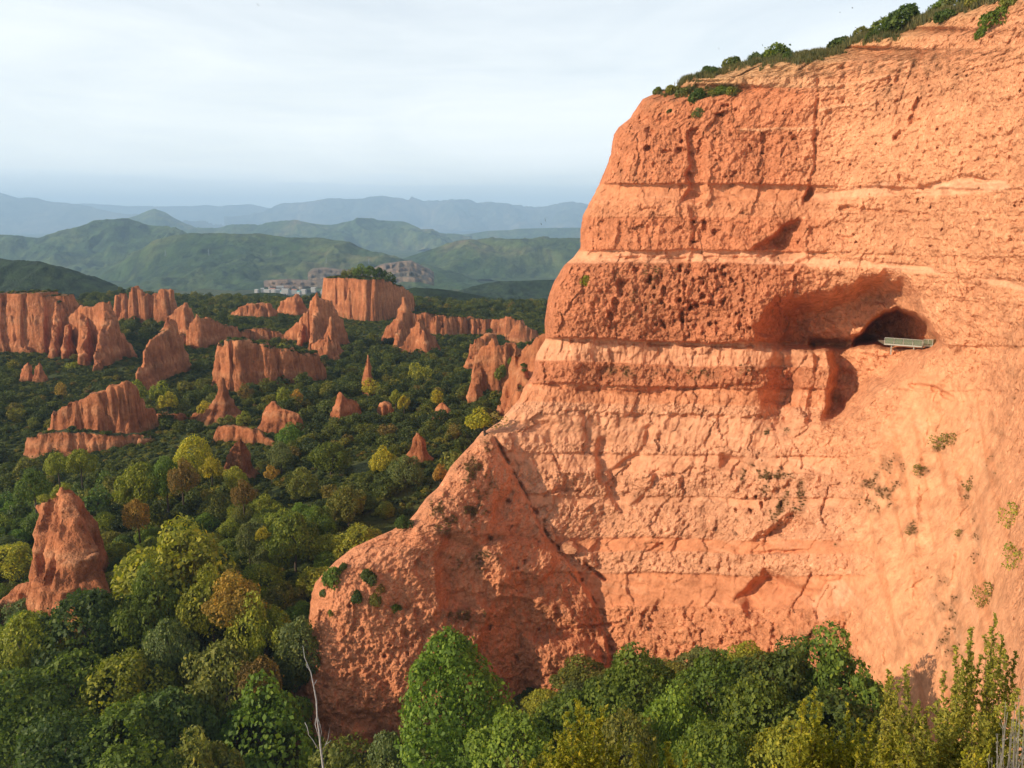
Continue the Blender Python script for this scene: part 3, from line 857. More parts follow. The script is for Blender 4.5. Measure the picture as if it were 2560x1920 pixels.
outcrop("rock_outcrop", [[(590, 778, 622, 3), (612, 764, 620, 5), (636, 758, 620, 5), (660, 758, 620, 5), (680, 770, 622, 3)]], 1.6, 795, "low pinkish bank in scrub left of the needle topped spire", 2.0, green=.2)
outcrop("rock_cone", [[(706, 752, 645, 1.5), (722, 744, 643, 1.5), (741, 735, 642, 1.6), (750, 745, 642, 1.5), (762, 760, 642, 1)]], 1.6, 764, "small red cone on the skyline just left of the needle topped spire", 1.0)
outcrop("rock_castle", [[(958, 838, 528, 1.5), (975, 812, 526, 2), (990, 800, 524, 2), (1003, 770, 521, 2), (1010, 742, 520, 1.2), (1018, 764, 521, 2), (1028, 782, 522, 2.4), (1042, 812, 524, 2)],
                        [(1006, 762, 520, 1.5), (1000, 810, 512, 1.8), (992, 850, 502, 1.8)]], 4.2, 862, "pale castle shaped crag with a leaning tip below the green plateau", 1.6)
outcrop("rock_cone", [[(1004, 868, 486, 1), (1028, 822, 484, 1.2), (1050, 794, 482, 1.1), (1066, 820, 483, 1.4), (1092, 850, 486, 1.4)], [(1050, 794, 482, 1), (1062, 846, 474, 1.2), (1068, 890, 464, 1.2)]], 3.0, 895, "steep sunlit cone standing in front of the castle shaped crag", 1.2)
outcrop("rock_wall", [[(1040, 782, 560, 3), (1061, 781, 562, 5), (1112, 788, 566, 6), (1164, 791, 570, 6), (1210, 795, 572, 6), (1263, 798, 566, 5), (1271, 790, 560, 2.5), (1280, 796, 560, 3), (1296, 799, 560, 3)]], 5.5, 848, "long scarp wall along the front of the green plateau", 2.8, green=1.0, conc=False)
outcrop("rock_fin", [[(1262, 846, 545, 1), (1290, 815, 540, 1.4), (1300, 800, 538, 1.4), (1312, 812, 538, 2), (1338, 826, 540, 2), (1352, 846, 540, 2)]], 4.0, 850, "cream coloured blade at the right end of the plateau scarp", 1.4)
outcrop("rock_hump", [[(1172, 884, 402, 1), (1180, 860, 400, 1.6), (1190, 845, 400, 1.8), (1204, 846, 401, 2), (1220, 834, 404, 2), (1232, 832, 406, 1.5)]], 3.4, 892, "rounded tan hump left of the crag beside the great cliff", 1.0)
outcrop("rock_crag", [[(1192, 912, 330, 1.2), (1202, 886, 329, 1.6), (1216, 864, 328, 2), (1229, 844, 327, 1.2), (1240, 862, 327, 2.4), (1256, 866, 328, 3), (1280, 858, 329, 3), (1300, 874, 330, 3), (1342, 884, 332, 3)],
                      [(1198, 892, 328, 1), (1194, 930, 322, 1.6), (1190, 962, 318, 1.6)]], 5.0, 962, "broad pale crag with scattered bushes touching the outline of the great cliff", 1.3, conc=False)
outcrop("rock_ramp", [[(1300, 890, 300, 3), (1330, 860, 296, 3), (1356, 840, 290, 3), (1400, 820, 280, 3)], [(1300, 1030, 272, 2), (1306, 970, 278, 2.5), (1320, 920, 288, 3), (1340, 885, 294, 3)]], 1.5, 1080, "bare red ramp running down behind the outline of the great cliff", 1.6, green=.6)
outcrop("rock_spike", [[(914, 915, 342, .3), (918, 898, 341, .3), (921, 884, 340, .2), (923, 902, 341, .3), (927, 930, 342, .4)]], 8, 942, "little solitary spike sticking out of the scrub in mid valley", .6)
outcrop("rock_mound", [[(844, 998, 300, .5), (853, 981, 300, .5), (862, 992, 301, .6), (880, 996, 302, .6), (890, 1002, 303, .5)]], 2.2, 1020, "small bare orange mound in the middle of the green slope", 1.0)
outcrop("rock_scar", [[(668, 1016, 292, .4), (680, 1003, 291, .5), (692, 1013, 290, .5), (715, 1025, 289, .5), (742, 1031, 288, .4)]], 2.4, 1032, "thin pale scar of earth on the green slope", .8)
outcrop("rock_lump", [[(954, 1008, 306, .4), (962, 1003, 306, .5), (970, 1008, 306, .4)]], 2.2, 1014, "tiny bare lump right of the small orange mound", .6)
outcrop("rock_lump", [[(1038, 1092, 232, .4), (1042, 1083, 232, .5), (1050, 1090, 232, .4)]], 2.6, 1102, "tiny grey lump among trees near the spur crest", .6)
outcrop("rock_lump", [[(1098, 1012, 296, .4), (1105, 1006, 296, .5), (1114, 1011, 296, .4)]], 2.2, 1018, "tiny reddish bank of earth in scrub near the yellow ridge tree", .6)
outcrop("rock_wall", [[(96, 1098, 300, 1.4), (118, 1080, 298, 1.4), (140, 1062, 295, 1.6), (143, 1034, 294, 2), (150, 1026, 294, 2.2), (180, 1006, 294, 2), (240, 982, 294, 2), (292, 962, 295, 2), (319, 953, 296, 1.6), (330, 972, 298, 2), (352, 996, 302, 2), (371, 1020, 304, 2), (380, 1066, 306, 1.5)]],
        4.5, 1085, "large peaked wall of fluted red earth on the left, above the dark trees", 2.0, green=.1)
outcrop("rock_terrace", [[(82, 1094, 284, 1.6), (110, 1084, 282, 2.2), (160, 1076, 281, 2.6), (220, 1080, 282, 2.6), (290, 1082, 284, 2.6), (376, 1092, 288, 2)]], 2.6, 1122, "paler lower step at the foot of the large peaked wall", 1.8, green=.8)
outcrop("rock_wall", [[(384, 1036, 312, 2), (412, 1030, 311, 2.4), (457, 1034, 310, 2.4), (495, 1035, 309, 2), (522, 1049, 309, 1.4)]], 4.5, 1086, "low fluted wall right of the large peaked wall", 1.6, green=.4)
outcrop("rock_scarp", [[(545, 1066, 280, .8), (580, 1065, 279, 1.2), (625, 1069, 277, 1.2), (655, 1080, 274, 1), (685, 1101, 271, .8), (704, 1122, 269, .6)]], 3.0, 1120, "curving sunlit scarp above the dark pointed cone", 1.2, green=.3)
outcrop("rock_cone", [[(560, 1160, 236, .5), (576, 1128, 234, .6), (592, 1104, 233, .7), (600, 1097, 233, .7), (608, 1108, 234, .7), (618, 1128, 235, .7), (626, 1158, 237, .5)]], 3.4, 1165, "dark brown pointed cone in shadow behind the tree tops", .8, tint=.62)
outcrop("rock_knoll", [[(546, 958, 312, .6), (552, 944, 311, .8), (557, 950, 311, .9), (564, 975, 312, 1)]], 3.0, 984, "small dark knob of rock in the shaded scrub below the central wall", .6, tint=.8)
outcrop("rock_fin", [[(52, 930, 392, .6), (62, 915, 390, .7), (72, 904, 389, .5)]], 4.0, 930, "little pale fin on the green slope at far left, left of a smaller one", .5)
outcrop("rock_fin", [[(86, 928, 389, .5), (92, 912, 388, .6), (98, 902, 388, .5)]], 4.0, 930, "smaller pale fin on the green slope at far left, right of another", .5)
outcrop("rock_pinnacle", [[(94, 1350, 176, .8), (99, 1300, 175, .9), (108, 1266, 174, .9), (118, 1252, 173, .9), (134, 1244, 173, .9), (150, 1230, 173, .7), (161, 1217, 173, .4), (182, 1232, 175, .7), (200, 1256, 178, .9), (226, 1304, 181, 1.0), (244, 1360, 183, 1.0), (256, 1420, 184, 1.0)],
                          [(160, 1224, 173, .5), (176, 1290, 166, 2.2), (188, 1390, 160, 3.6), (196, 1490, 154, 4.4)], [(126, 1254, 173, .9), (128, 1330, 167, 2.6), (130, 1440, 160, 4.0)], [(148, 1240, 173, .8), (156, 1320, 166, 3.0), (164, 1460, 157, 4.4)]],
        6.5, 1520, "big lone pinnacle of pebbly red rock standing among trees at lower left", .9, rough=1.5, cell=.2, tint=.92, talus=30, conc=False)
outcrop("rock_slope", [[(-40, 1528, 168, 2), (5, 1500, 166, 2), (34, 1478, 166, 1.6), (60, 1462, 167, 1.5)]], 1.2, 1540, "bare red slope at the left foot of the big lone pinnacle", 1.0, cell=.35)

# ------------------------------------------------------------------ valley floor
base_y = np.array([(0, -96), (60, -96), (130, -95), (200, -90), (300, -84), (450, -80), (600, -76), (760, -78), (900, -92), (1200, -135), (1600, -185), (2200, -215)], float)
CT = []                                   # control points taken from the feet of the outcrops
for o in O:
    pts = [p for r in o["ridges"] for p in r]
    ym = min(p[2] for p in pts)
    for p in (min(pts, key=lambda q: q[0]), max(pts, key=lambda q: q[0]), pts[len(pts) // 2]):
        x, y, z = at(p[0], max(o["base"], p[1]), ym)
        CT.append((float(x), float(y), float(z)))
for px, py, Y in ((1000, 770, 600), (1100, 762, 640), (1200, 772, 640), (1300, 785, 620), (1060, 742, 740), (1180, 752, 760), (1300, 768, 760), (1150, 745, 860), (1390, 800, 700), (470, 900, 440), (380, 985, 330), (860, 930, 400), (760, 960, 350), (1000, 940, 380), (1100, 960, 340),
                  (1150, 1010, 290), (1120, 1080, 240), (940, 1060, 265), (820, 1100, 240), (960, 1180, 205), (1020, 1140, 215), (860, 1300, 185), (40, 960, 380), (200, 980, 370), (30, 900, 430), (560, 760, 700), (500, 745, 740), (700, 790, 560), (880, 860, 480), (930, 840, 540), (1450, 1880, 108), (1650, 1860, 100), (1850, 1840, 92), (2000, 1800, 88), (2130, 1740, 86), (1800, 1960, 78), (2000, 1960, 72), (1250, 1900, 118), (1050, 1900, 124)):
    x, y, z = at(px, py, Y)
    CT.append((float(x), float(y), float(z)))
CT = np.array(CT)


def terrain(x, y):
    x, y = np.asarray(x, float), np.asarray(y, float)
    b = np.interp(y, base_y[:, 0], base_y[:, 1])
    w0 = 0.15
    num = np.zeros(np.broadcast(x, y).shape); den = np.full(num.shape, w0)
    for cx, cy, cz in CT:
        s = 0.075 * cy + 6
        w = np.exp(-((x - cx) ** 2 + ((y - cy) * 0.8) ** 2) / (2 * s * s))
        num += w * (cz - np.interp(cy, base_y[:, 0], base_y[:, 1])); den += w
    und = 6.5 * fbm(x / 62.0, y / 62.0, 0.2, 4, 300) + 1.0 * fbm(x / 14.0, y / 14.0, 0.4, 3, 310)
    return b + num / den + 1.9 * und * np.clip(y / 300, .25, 1.0) * (1 - .75 * np.clip(den - w0, 0, 1)) - 0.6 - 3.0 * np.clip(den - w0, 0, 1)


ys = np.concatenate([np.geomspace(46, 900, 300), np.geomspace(910, 2600, 50)])
ts = np.linspace(-0.95, 0.95, 260)
TX = ts[None, :] * (ys[:, None] + 25)
TY = np.repeat(ys[:, None], 260, 1)
TZ = terrain(TX, TY)
ground = tag(mesh_obj("valley_floor", np.stack([TX, TY, TZ], -1).reshape(-1, 3), grid_faces(350, 260)[:, ::-1], M_GROUND), kind="structure")

ROCK_RED, ROCK_PALE, ROCK_DARK = np.array((0.45, 0.155, 0.062)), np.array((0.57, 0.245, 0.112)), np.array((0.30, 0.095, 0.038))
ROCK_OBJ = []


def rock_height(o, x, y):
    h = np.full(x.shape, -999.0)
    for r in o["ridges"]:
        P = [(*[float(v) for v in at(px, py, Y)], w) for px, py, Y, w in r]
        for a, b in zip(P[:-1], P[1:]):
            ex, ey = b[0] - a[0], b[1] - a[1]
            t = np.clip(((x - a[0]) * ex + (y - a[1]) * ey) / (ex * ex + ey * ey + 1e-9), 0, 1)
            d = np.hypot(x - a[0] - t * ex, y - a[1] - t * ey)
            zc = a[2] + t * (b[2] - a[2])
            w = a[3] + t * (b[3] - a[3])
            d = np.maximum(0, d - w)
            hh = np.where(d < o["talus"], zc - o["steep"] * d * (0.75 + 0.25 * np.clip(d / 2.0, 0, 1)), zc - o["steep"] * o["talus"] - (d - o["talus"]) * max(1.0, o["steep"] * .45))
            if o["conc"]:
                hb = np.maximum(zc - o["zfoot"], 3.0) * 1.5
                hh = zc - hb * (1 - np.exp(-1.9 * o["steep"] * d / hb)) - 1.1 * d
            h = np.maximum(h, hh)
    return h


for o in O:
    P = np.array([[*[float(v) for v in at(px, py, Y)], w] for r in o["ridges"] for px, py, Y, w in r])
    Ym = P[:, 1].mean()
    zb = float(at(0, o["base"], P[:, 1].min())[2]) - 5
    o["zfoot"] = zb + 5
    reach = (P[:, 2].max() - zb) / o["steep"] + P[:, 3].max() + 6
    reach = min(reach * 1.5, reach + 10)
    x0, x1 = P[:, 0].min() - reach, P[:, 0].max() + reach
    y0, y1 = P[:, 1].min() - reach, P[:, 1].max() + reach
    cell = o["cell"] or max(0.42, Ym * 0.0011)
    nx, ny = int((x1 - x0) / cell) + 1, int((y1 - y0) / cell) + 1
    k = math.sqrt(max(1.0, nx * ny / 46000.0))
    nx, ny = int(nx / k), int(ny / k)
    gx, gy = np.meshgrid(np.linspace(x0, x1, nx), np.linspace(y0, y1, ny))
    sd = int(abs(P[0, 0] * 13)) % 997
    fl = o["flute"]
    k = 0.16 if fl < 1.1 else 0.11
    rg = 1.1 * fl * (np.abs(fbm(gx * k * 2.2, gy * k * 2.2, sd * .23, 3, sd + 11)) - .2)
    wx = 1.2 * fl * fbm(gx * k, gy * k, sd * .37, 4, sd) + .45 * fl * fbm(gx * k * 4, gy * k * 4, 1.1, 3, sd + 5) + rg * np.sign(gx - gx.mean()) * .6
    wy = 1.2 * fl * fbm(gx * k, gy * k, sd * .61, 4, sd + 9) + .45 * fl * fbm(gx * k * 4, gy * k * 4, 2.1, 3, sd + 6) - rg
    lam = (9.0 + 3.0 * fl) * (.5 if o["cell"] else 1.0)
    ph = gx / lam + 1.9 * fbm(gx / 24, gy / 24, sd * .11, 3, sd + 31) + .2 * gy / lam
    sawamp = .35 + 1.1 * np.clip(.5 + fbm(gx / 26, gy / 26, sd * .17, 2, sd + 33), 0, 1)
    saw = np.abs((ph % 1.0) - .38)
    saw = np.where((ph % 1.0) < .38, saw / .38, saw / .62)          # long right-hand and short left-hand facets
    wy = wy + (saw - .5) * 2.6 * fl * sawamp * (.35 if o["cell"] else 1.0)
    crest = rock_height(o, gx, gy)
    gz = rock_height(o, gx + wx, gy + wy)
    gz = np.minimum(gz, crest + 1.5) + (0.7 * fbm(gx / 2.5, gy / 2.5, .5, 3, sd + 3)) * min(1.0, fl)
    o["z"], o["ext"] = gz, (x0, x1, y0, y1)
    tz = terrain(gx, gy)
    keep = gz > tz - 4.0
    if o["conc"] is not False or o["name"] in ('rock_wall',):
        gz = gz - 2.4 * min(fl, 1.8) * np.clip(fbm(gx / 5.5, gy / 5.5, .7, 3, sd + 71) - .02, 0, 1) * sstep(9, 2, crest.max() - crest + 4)
        gz = gz - 1.6 * min(fl, 1.8) * np.clip(fbm(gx / 3.0, gy / 3.0, .9, 2, sd + 73), 0, 1)
    # strata: harder beds stand out a little, softer ones are cut back
    q = o["rough"] * (0.55 if o["cell"] else 1.0)
    sz = gz + 1.2 * fbm(gx / 20, gy / 20, .4, 2, 77)
    bed = fbm(0 * gx, 0 * gx + .5, sz / 2.6, 4, 401, .7)
    gul = np.abs(fbm(gx / (2.2 + fl), gy / (2.2 + fl), gz / 40, 3, sd + 61)) - .22       # rain gullies
    g0, g1 = np.gradient(gz, axis=1), np.gradient(gz, axis=0)
    gl = np.hypot(g0, g1) + 1e-3
    st = np.clip(gl / cell / 2.0, 0, 1)
    n3 = fbm(gx / 2.2, gy / 2.2, gz / 2.6, 4, sd + 21, .6)
    amt = q * (1.3 * bed + 1.2 * n3 + (0 if o["cell"] else 2.6) * np.minimum(gul, .12)) * st
    vx, vy = gx - g0 / gl * amt, gy - g1 / gl * amt
    vz = gz + 0.3 * q * n3
    n_c = fbm(gx / 7, gy / 7, gz / 5, 4, sd + 40)
    c = ROCK_RED[None, None] * np.ones(gz.shape + (1,))
    pb = sstep(0, .3, bed)[..., None]
    c = c * (1 - .7 * pb) + .7 * pb * ROCK_PALE
    db = sstep(.05, .3, -bed)[..., None]
    c = c * (1 - .6 * db) + .6 * db * ROCK_DARK
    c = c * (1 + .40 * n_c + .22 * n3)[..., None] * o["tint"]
    flat = (1 - sstep(.5, 1.4, gl / cell)) * sstep(-.4, .2, n_c + .5 * o["green"])
    gfac = np.clip(o["green"] + .15, 0, 1) * flat
    gfac = np.maximum(gfac, sstep(2.5, -0.5, gz - tz) * .7 * sstep(-.3, .3, n_c + .2))
    c = c * (1 - gfac[..., None]) + gfac[..., None] * np.array((0.045, 0.06, 0.02))
    V = np.stack([vx, vy, vz], -1).reshape(-1, 3)
    Fc = grid_faces(ny, nx)[:, ::-1]
    kk = keep.ravel()
    Fc = Fc[kk[Fc].any(1)]
    used = np.unique(Fc)
    remap = np.full(nx * ny, -1); remap[used] = np.arange(len(used))
    pebble = np.full(gz.shape, 0.85 if o["cell"] else 0.35)
    C4 = np.concatenate([np.clip(c, .01, .85), pebble[..., None]], -1).reshape(-1, 4)
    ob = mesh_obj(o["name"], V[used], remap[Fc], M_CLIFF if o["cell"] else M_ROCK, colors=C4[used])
    tag(ob, o["label"], "rock formation", o["group"])
    ROCK_OBJ.append(ob)
    o["top"] = float(gz.max())


def rock_at(x, y):
    """height of any outcrop above the floor at a point (negative where there is none)"""
    t = terrain(x, y)
    best = np.full(np.shape(x), -99.0)
    for o in O:
        x0, x1, y0, y1 = o["ext"]
        m = (x > x0) & (x < x1) & (y > y0) & (y < y1)
        if m.any():
            ny, nx = o["z"].shape
            j = np.clip(((x[m] - x0) / (x1 - x0) * (nx - 1)).round().astype(int), 0, nx - 1)
            i = np.clip(((y[m] - y0) / (y1 - y0) * (ny - 1)).round().astype(int), 0, ny - 1)
            best[m] = np.maximum(best[m], o["z"][i, j] - t[m])
    return best


# ------------------------------------------------------------------ the ledge under the camera
def ledge_z(x, y):
    return -1.75 - 0.98 * np.maximum(y - 0.2, 0) - 0.03 * np.maximum(y - 8, 0) ** 2 + 0.18 * fbm(x / 1.5, y / 1.5, .3, 3, 560) - .01 * np.maximum(-x - 1, 0) ** 2


lx, ly = np.meshgrid(np.linspace(-9, 22, 90), np.linspace(-6, 30, 100))
lz = ledge_z(lx, ly)
lc = np.concatenate([np.array((0.5, 0.22, 0.10)) * (1 + .25 * fbm(lx / 2, ly / 2, .1, 4, 570))[..., None], np.full(lx.shape + (1,), .5)], -1)
tag(mesh_obj("viewpoint_ledge", np.stack([lx, ly, lz], -1).reshape(-1, 3), grid_faces(100, 90)[:, ::-1], M_CLIFF, colors=lc.reshape(-1, 4)), kind="structure")

# ------------------------------------------------------------------ hills and mountains
def ridge(name, pts, mat, front, foot, amp, wave, seed, nt=300, ns=70, far=1.0):
    """a range: crest points (px, py, distance), sloping down to a foot height before and behind"""
    P = np.array([[*[float(v) for v in at(px, py, Y * far)]] for px, py, Y in pts])
    amp, wave = amp * far, wave * far
    L = np.concatenate([[0], np.cumsum(np.hypot(np.diff(P[:, 0]), np.diff(P[:, 1])))])
    t = np.linspace(0, L[-1], nt)
    cx, cy, cz = [np.interp(t, L, P[:, i]) for i in range(3)]
    ker = np.array([.25, .5, .25])
    for _ in range(1):
        cz[1:-1] = np.convolve(cz, ker, 'valid')
    s = np.concatenate([-np.linspace(1, 0, ns - 20) ** 1.6, np.linspace(0, 1, 21)[1:] ** 1.3])
    fall = front * (cz.max() - foot)
    S = s[None, :] * fall
    gx = cx[:, None] - S * 0 + 0 * S
    dirx, diry = cx / np.hypot(cx, cy), cy / np.hypot(cx, cy)
    gx = cx[:, None] + dirx[:, None] * S
    gy = cy[:, None] + diry[:, None] * S
    u = np.abs(S) / fall
    prof = 1 - (1 - (1 - u) ** 1.5) * 1.0
    n = fbm(gx / wave, gy / wave, .3, 6, seed, .55)
    rid = 1 - 2 * np.abs(fbm(gx / wave * 1.5 + .3 * n, gy / wave * 1.5, .9, 6, seed + 7, .55))
    gz = foot + (cz[:, None] - foot) * prof
    gz = gz + amp * (0.7 * n + 1.15 * (rid - .6)) * np.clip(u * 5, 0, 1) * np.clip((1 - u) * 4, .15, 1) + amp * .12 * n + amp * .42 * np.maximum(0, rid - .5) + amp * .26 * fbm(gx / wave * 4, gy / wave * 4, .3, 5, seed + 3)
    o = mesh_obj(name, np.stack([gx, gy, gz], -1).reshape(-1, 3), grid_faces(nt, ns), mat)
    return tag(o, kind="structure")


big = np.array([[-26000, 1500, -262], [26000, 1500, -262], [26000, 31000, -262], [-26000, 31000, -262]])
PL = mesh_obj("far_plain", big, np.array([[0, 1, 2, 3]]), M_HILL, smooth=False)
tag(PL, kind="structure")

ridge("dark_hillside", [(-400, 600, 1350), (-150, 630, 1300), (0, 647, 1250), (60, 656, 1220), (95, 653, 1210), (140, 668, 1190), (200, 690, 1170), (280, 717, 1150), (340, 735, 1130), (420, 752, 1100), (520, 775, 1060)], M_HILL_NEAR, 3.2, -150, 22, 260, 601)
ridge("plateau_hill", [(900, 700, 960), (1000, 728, 930), (1040, 720, 930), (1120, 726, 940), (1220, 742, 950), (1330, 765, 960), (1420, 780, 960)], M_HILL_NEAR, 4.0, -105, 5, 120, 611, 160, 50)
ridge("low_hill", [(470, 770, 900), (540, 752, 900), (620, 733, 910), (700, 735, 920), (760, 748, 920), (830, 770, 900)], M_HILL_NEAR, 4.0, -105, 6, 120, 613, 160, 50)
ridge("wooded_hill", [(1080, 760, 1700), (1157, 723, 1750), (1200, 710, 1780), (1250, 703, 1800), (1320, 701, 1800), (1388, 698, 1800), (1500, 690, 1800), (1700, 690, 1800)], M_HILL_NEAR, 3.5, -200, 18, 300, 617)
ridge("green_hill", [(160, 735, 3900), (220, 706, 3800), (266, 684, 3800), (330, 640, 3750), (382, 607, 3700), (440, 590, 3700), (497, 583, 3700), (600, 589, 3700), (694, 593, 3700), (780, 598, 3700), (856, 607, 3650), (926, 625, 3600), (1007, 650, 3500), (1080, 676, 3400), (1157, 700, 3300), (1220, 720, 3250)],
      M_HILL, 4.2, -262, 70, 900, 623, 420, 110)
ridge("green_hill", [(940, 690, 4300), (1007, 648, 4300), (1050, 632, 4300), (1099, 619, 4300), (1150, 608, 4300), (1215, 601, 4300), (1330, 600, 4300), (1446, 602, 4300), (1700, 604, 4300)], M_HILL, 4.0, -262, 60, 900, 631, 300, 90)
ridge("scarred_hill", [(-300, 620, 5200), (-100, 600, 5100), (0, 594, 5000), (100, 590, 5000), (150, 580, 5000), (200, 566, 5000), (260, 556, 5000), (310, 553, 5000), (360, 558, 5000), (400, 565, 5000), (430, 575, 4900), (480, 595, 4800), (560, 630, 4700)], M_HILL, 3.6, -262, 90, 900, 641, 340, 100)
ridge("pyramid_hill", [(150, 600, 8200), (240, 568, 8100), (300, 552, 8000), (340, 540, 8000), (370, 530, 8000), (388, 526, 8000), (410, 532, 8000), (440, 549, 8000), (500, 572, 7900), (580, 590, 7900)], M_HILL, 2.8, -262, 70, 1400, 653, 240, 60, 1.25)
ridge("mid_ridge", [(380, 590, 7400), (463, 578, 7300), (560, 566, 7200), (640, 560, 7100), (740, 550, 7000), (780, 556, 7000), (830, 562, 7000), (900, 553, 7000), (960, 552, 7000), (1010, 556, 7000), (1050, 572, 6900), (1090, 592, 6800), (1120, 604, 6800), (1180, 615, 6700)], M_HILL, 3.2, -262, 110, 1300, 661, 340, 90, 1.2)
ridge("low_ridge", [(1080, 600, 8500), (1150, 588, 8500), (1215, 578, 8500), (1300, 572, 8500), (1446, 568, 8500), (1700, 566, 8500)], M_HILL, 2.6, -262, 60, 1300, 673, 240, 60, 1.25)
ridge("far_mountains", [(-500, 500, 12500), (-200, 470, 12300), (0, 482, 12000), (20, 488, 12000), (46, 498, 12000), (90, 496, 12000), (139, 506, 12000), (200, 512, 12000), (240, 522, 11800), (330, 536, 11500), (430, 556, 11000), (560, 575, 10500)], M_MOUNT, 2.2, -262, 190, 2600, 683, 380, 90, 1.7)
ridge("blue_mountains", [(-100, 520, 15500), (130, 508, 15500), (231, 511, 15500), (300, 518, 15500), (347, 516, 15500), (420, 517, 15500), (510, 514, 15500), (560, 518, 15500), (622, 512, 15500), (640, 515, 15500), (680, 522, 15500), (694, 519, 15500), (760, 522, 15500), (900, 530, 15500)], M_MOUNT, 1.8, -262, 160, 2400, 691, 300, 60, 1.7)
ridge("great_mountain", [(560, 548, 13500), (640, 530, 13500), (700, 522, 13300), (740, 523, 13200), (790, 511, 13000), (830, 503, 13000), (870, 504, 13000), (905, 502, 13000), (930, 497, 13000), (962, 492, 13000), (1000, 494, 13000), (1020, 502, 13000), (1063, 516, 13000), (1110, 512, 13000), (1155, 508, 13000), (1180, 512, 13000), (1249, 516, 13000), (1300, 518, 13000), (1342, 524, 13000), (1390, 520, 13000), (1430, 513, 13000), (1470, 520, 13000), (1600, 525, 13000), (1900, 520, 13000)],
      M_MOUNT, 2.4, -262, 260, 2300, 701, 480, 110, 1.7)

# ------------------------------------------------------------------ quarry and valley town
M_QUARRY = hill_material("quarry_stone", [(0.3, (0.08, 0.08, 0.045)), (0.45, (0.14, 0.105, 0.07)), (0.58, (0.19, 0.125, 0.085)), (0.72, (0.18, 0.155, 0.13))], 0.004, 3, 0.02)


def quarry(pts, Y, steps, rise, tread, name):
    """benches cut back into the hillside, one step behind the other"""
    v, f = [], []
    xs = np.linspace(pts[0][0], pts[-1][0], 46)
    ceil = np.interp(xs, [p[0] for p in pts], [p[1] for p in pts])
    foot = np.interp(xs, [p[0] for p in pts], [p[2] for p in pts])
    prof = []
    for s in range(steps):
        prof += [(s / steps, s * tread), ((s + 1) / steps, s * tread + rise)]
    prof.append((1.02, steps * tread + 60))
    for i, x in enumerate(xs):
        for k, (h, d) in enumerate(prof):
            j = 45 * float(fbm(x / 9, k * 3.1, .2, 3, 801))
            row = foot[i] + (ceil[i] - foot[i]) * h
            q = at(x, row, Y)
            X, YY, Z = float(q[0]), float(q[1]), float(q[2])
            f_ = (Y + d + j) / Y
            v.append((X * f_, YY * f_, Z))
    o = mesh_obj(name, np.array(v), grid_faces(len(xs), len(prof))[:, ::-1], M_QUARRY, smooth=False)
    return tag(o, kind="structure")


quarry([(770, 696, 702), (782, 686, 705), (815, 682, 702), (850, 687, 700), (900, 689, 698), (930, 694, 700)], 2700, 3, 7, 90, "quarry_face")
quarry([(930, 690, 716), (955, 678, 712), (985, 672, 708), (1010, 668, 704), (1030, 667, 704), (1050, 680, 706), (1075, 690, 710), (1085, 700, 716)], 2600, 4, 7, 90, "quarry_face")
quarry([(660, 717, 720), (680, 713, 722), (720, 711, 722), (770, 713, 722), (800, 714, 720), (860, 714, 720)], 2450, 2, 5, 90, "quarry_floor")

hz_d = bpy.data.materials.new("haze")
hz_d.use_nodes = True
hn, hl = hz_d.node_tree.nodes, hz_d.node_tree.links
hn.clear()
ho = hn.new("ShaderNodeOutputMaterial")
hv = hn.new("ShaderNodeVolumePrincipled")
hv.inputs["Density"].default_value = 7.0e-5
hv.inputs["Color"].default_value = (0.52, 0.75, 1.0, 1)
hv.inputs["Anisotropy"].default_value = 0.0
hl.new(hv.outputs[0], ho.inputs["Volume"])
bpy.context.view_layer.update()
_lo = min((o.matrix_world @ Vector(c)).z for o in COL.objects if o.type == 'MESH' for c in o.bound_box)
_hi = max((o.matrix_world @ Vector(c)).z for o in COL.objects if o.type == 'MESH' for c in o.bound_box)
hb = MB()
hb.box((0, 15000, (_lo - 1 + _hi + 15) / 2), (56000, 36000, _hi + 15 - _lo + 1))
haze = hb.build("haze", hz_d)
tag(haze, kind="stuff")
# ------------------------------------------------------------------ foliage meshes
def quads(centres, normals, size, seed, stretch=1.5, mat=None, name="crown", spin=True):
    """one leaf-shaped quad (four corners, slightly folded) per centre"""
    r = np.random.default_rng(seed)
    n = len(centres)
    nn = normals / (np.linalg.norm(normals, axis=1, keepdims=True) + 1e-9)
    t = r.normal(size=(n, 3))
    t -= nn * (t * nn).sum(1, keepdims=True)
    t /= np.linalg.norm(t, axis=1, keepdims=True) + 1e-9
    b = np.cross(nn, t)
    s = np.asarray(size).reshape(-1, 1) if np.ndim(size) else np.full((n, 1), size)
    s = s * (.5 + 1.1 * r.random((n, 1)) ** 1.5)
    V = np.empty((n, 4, 3))
    V[:, 0] = centres - t * s * stretch * .5
    V[:, 1] = centres - b * s * .5 + nn * s * .12
    V[:, 2] = centres + t * s * stretch * .5
    V[:, 3] = centres + b * s * .5 + nn * s * .12
    return V.reshape(-1, 3), np.arange(n * 4).reshape(-1, 4)


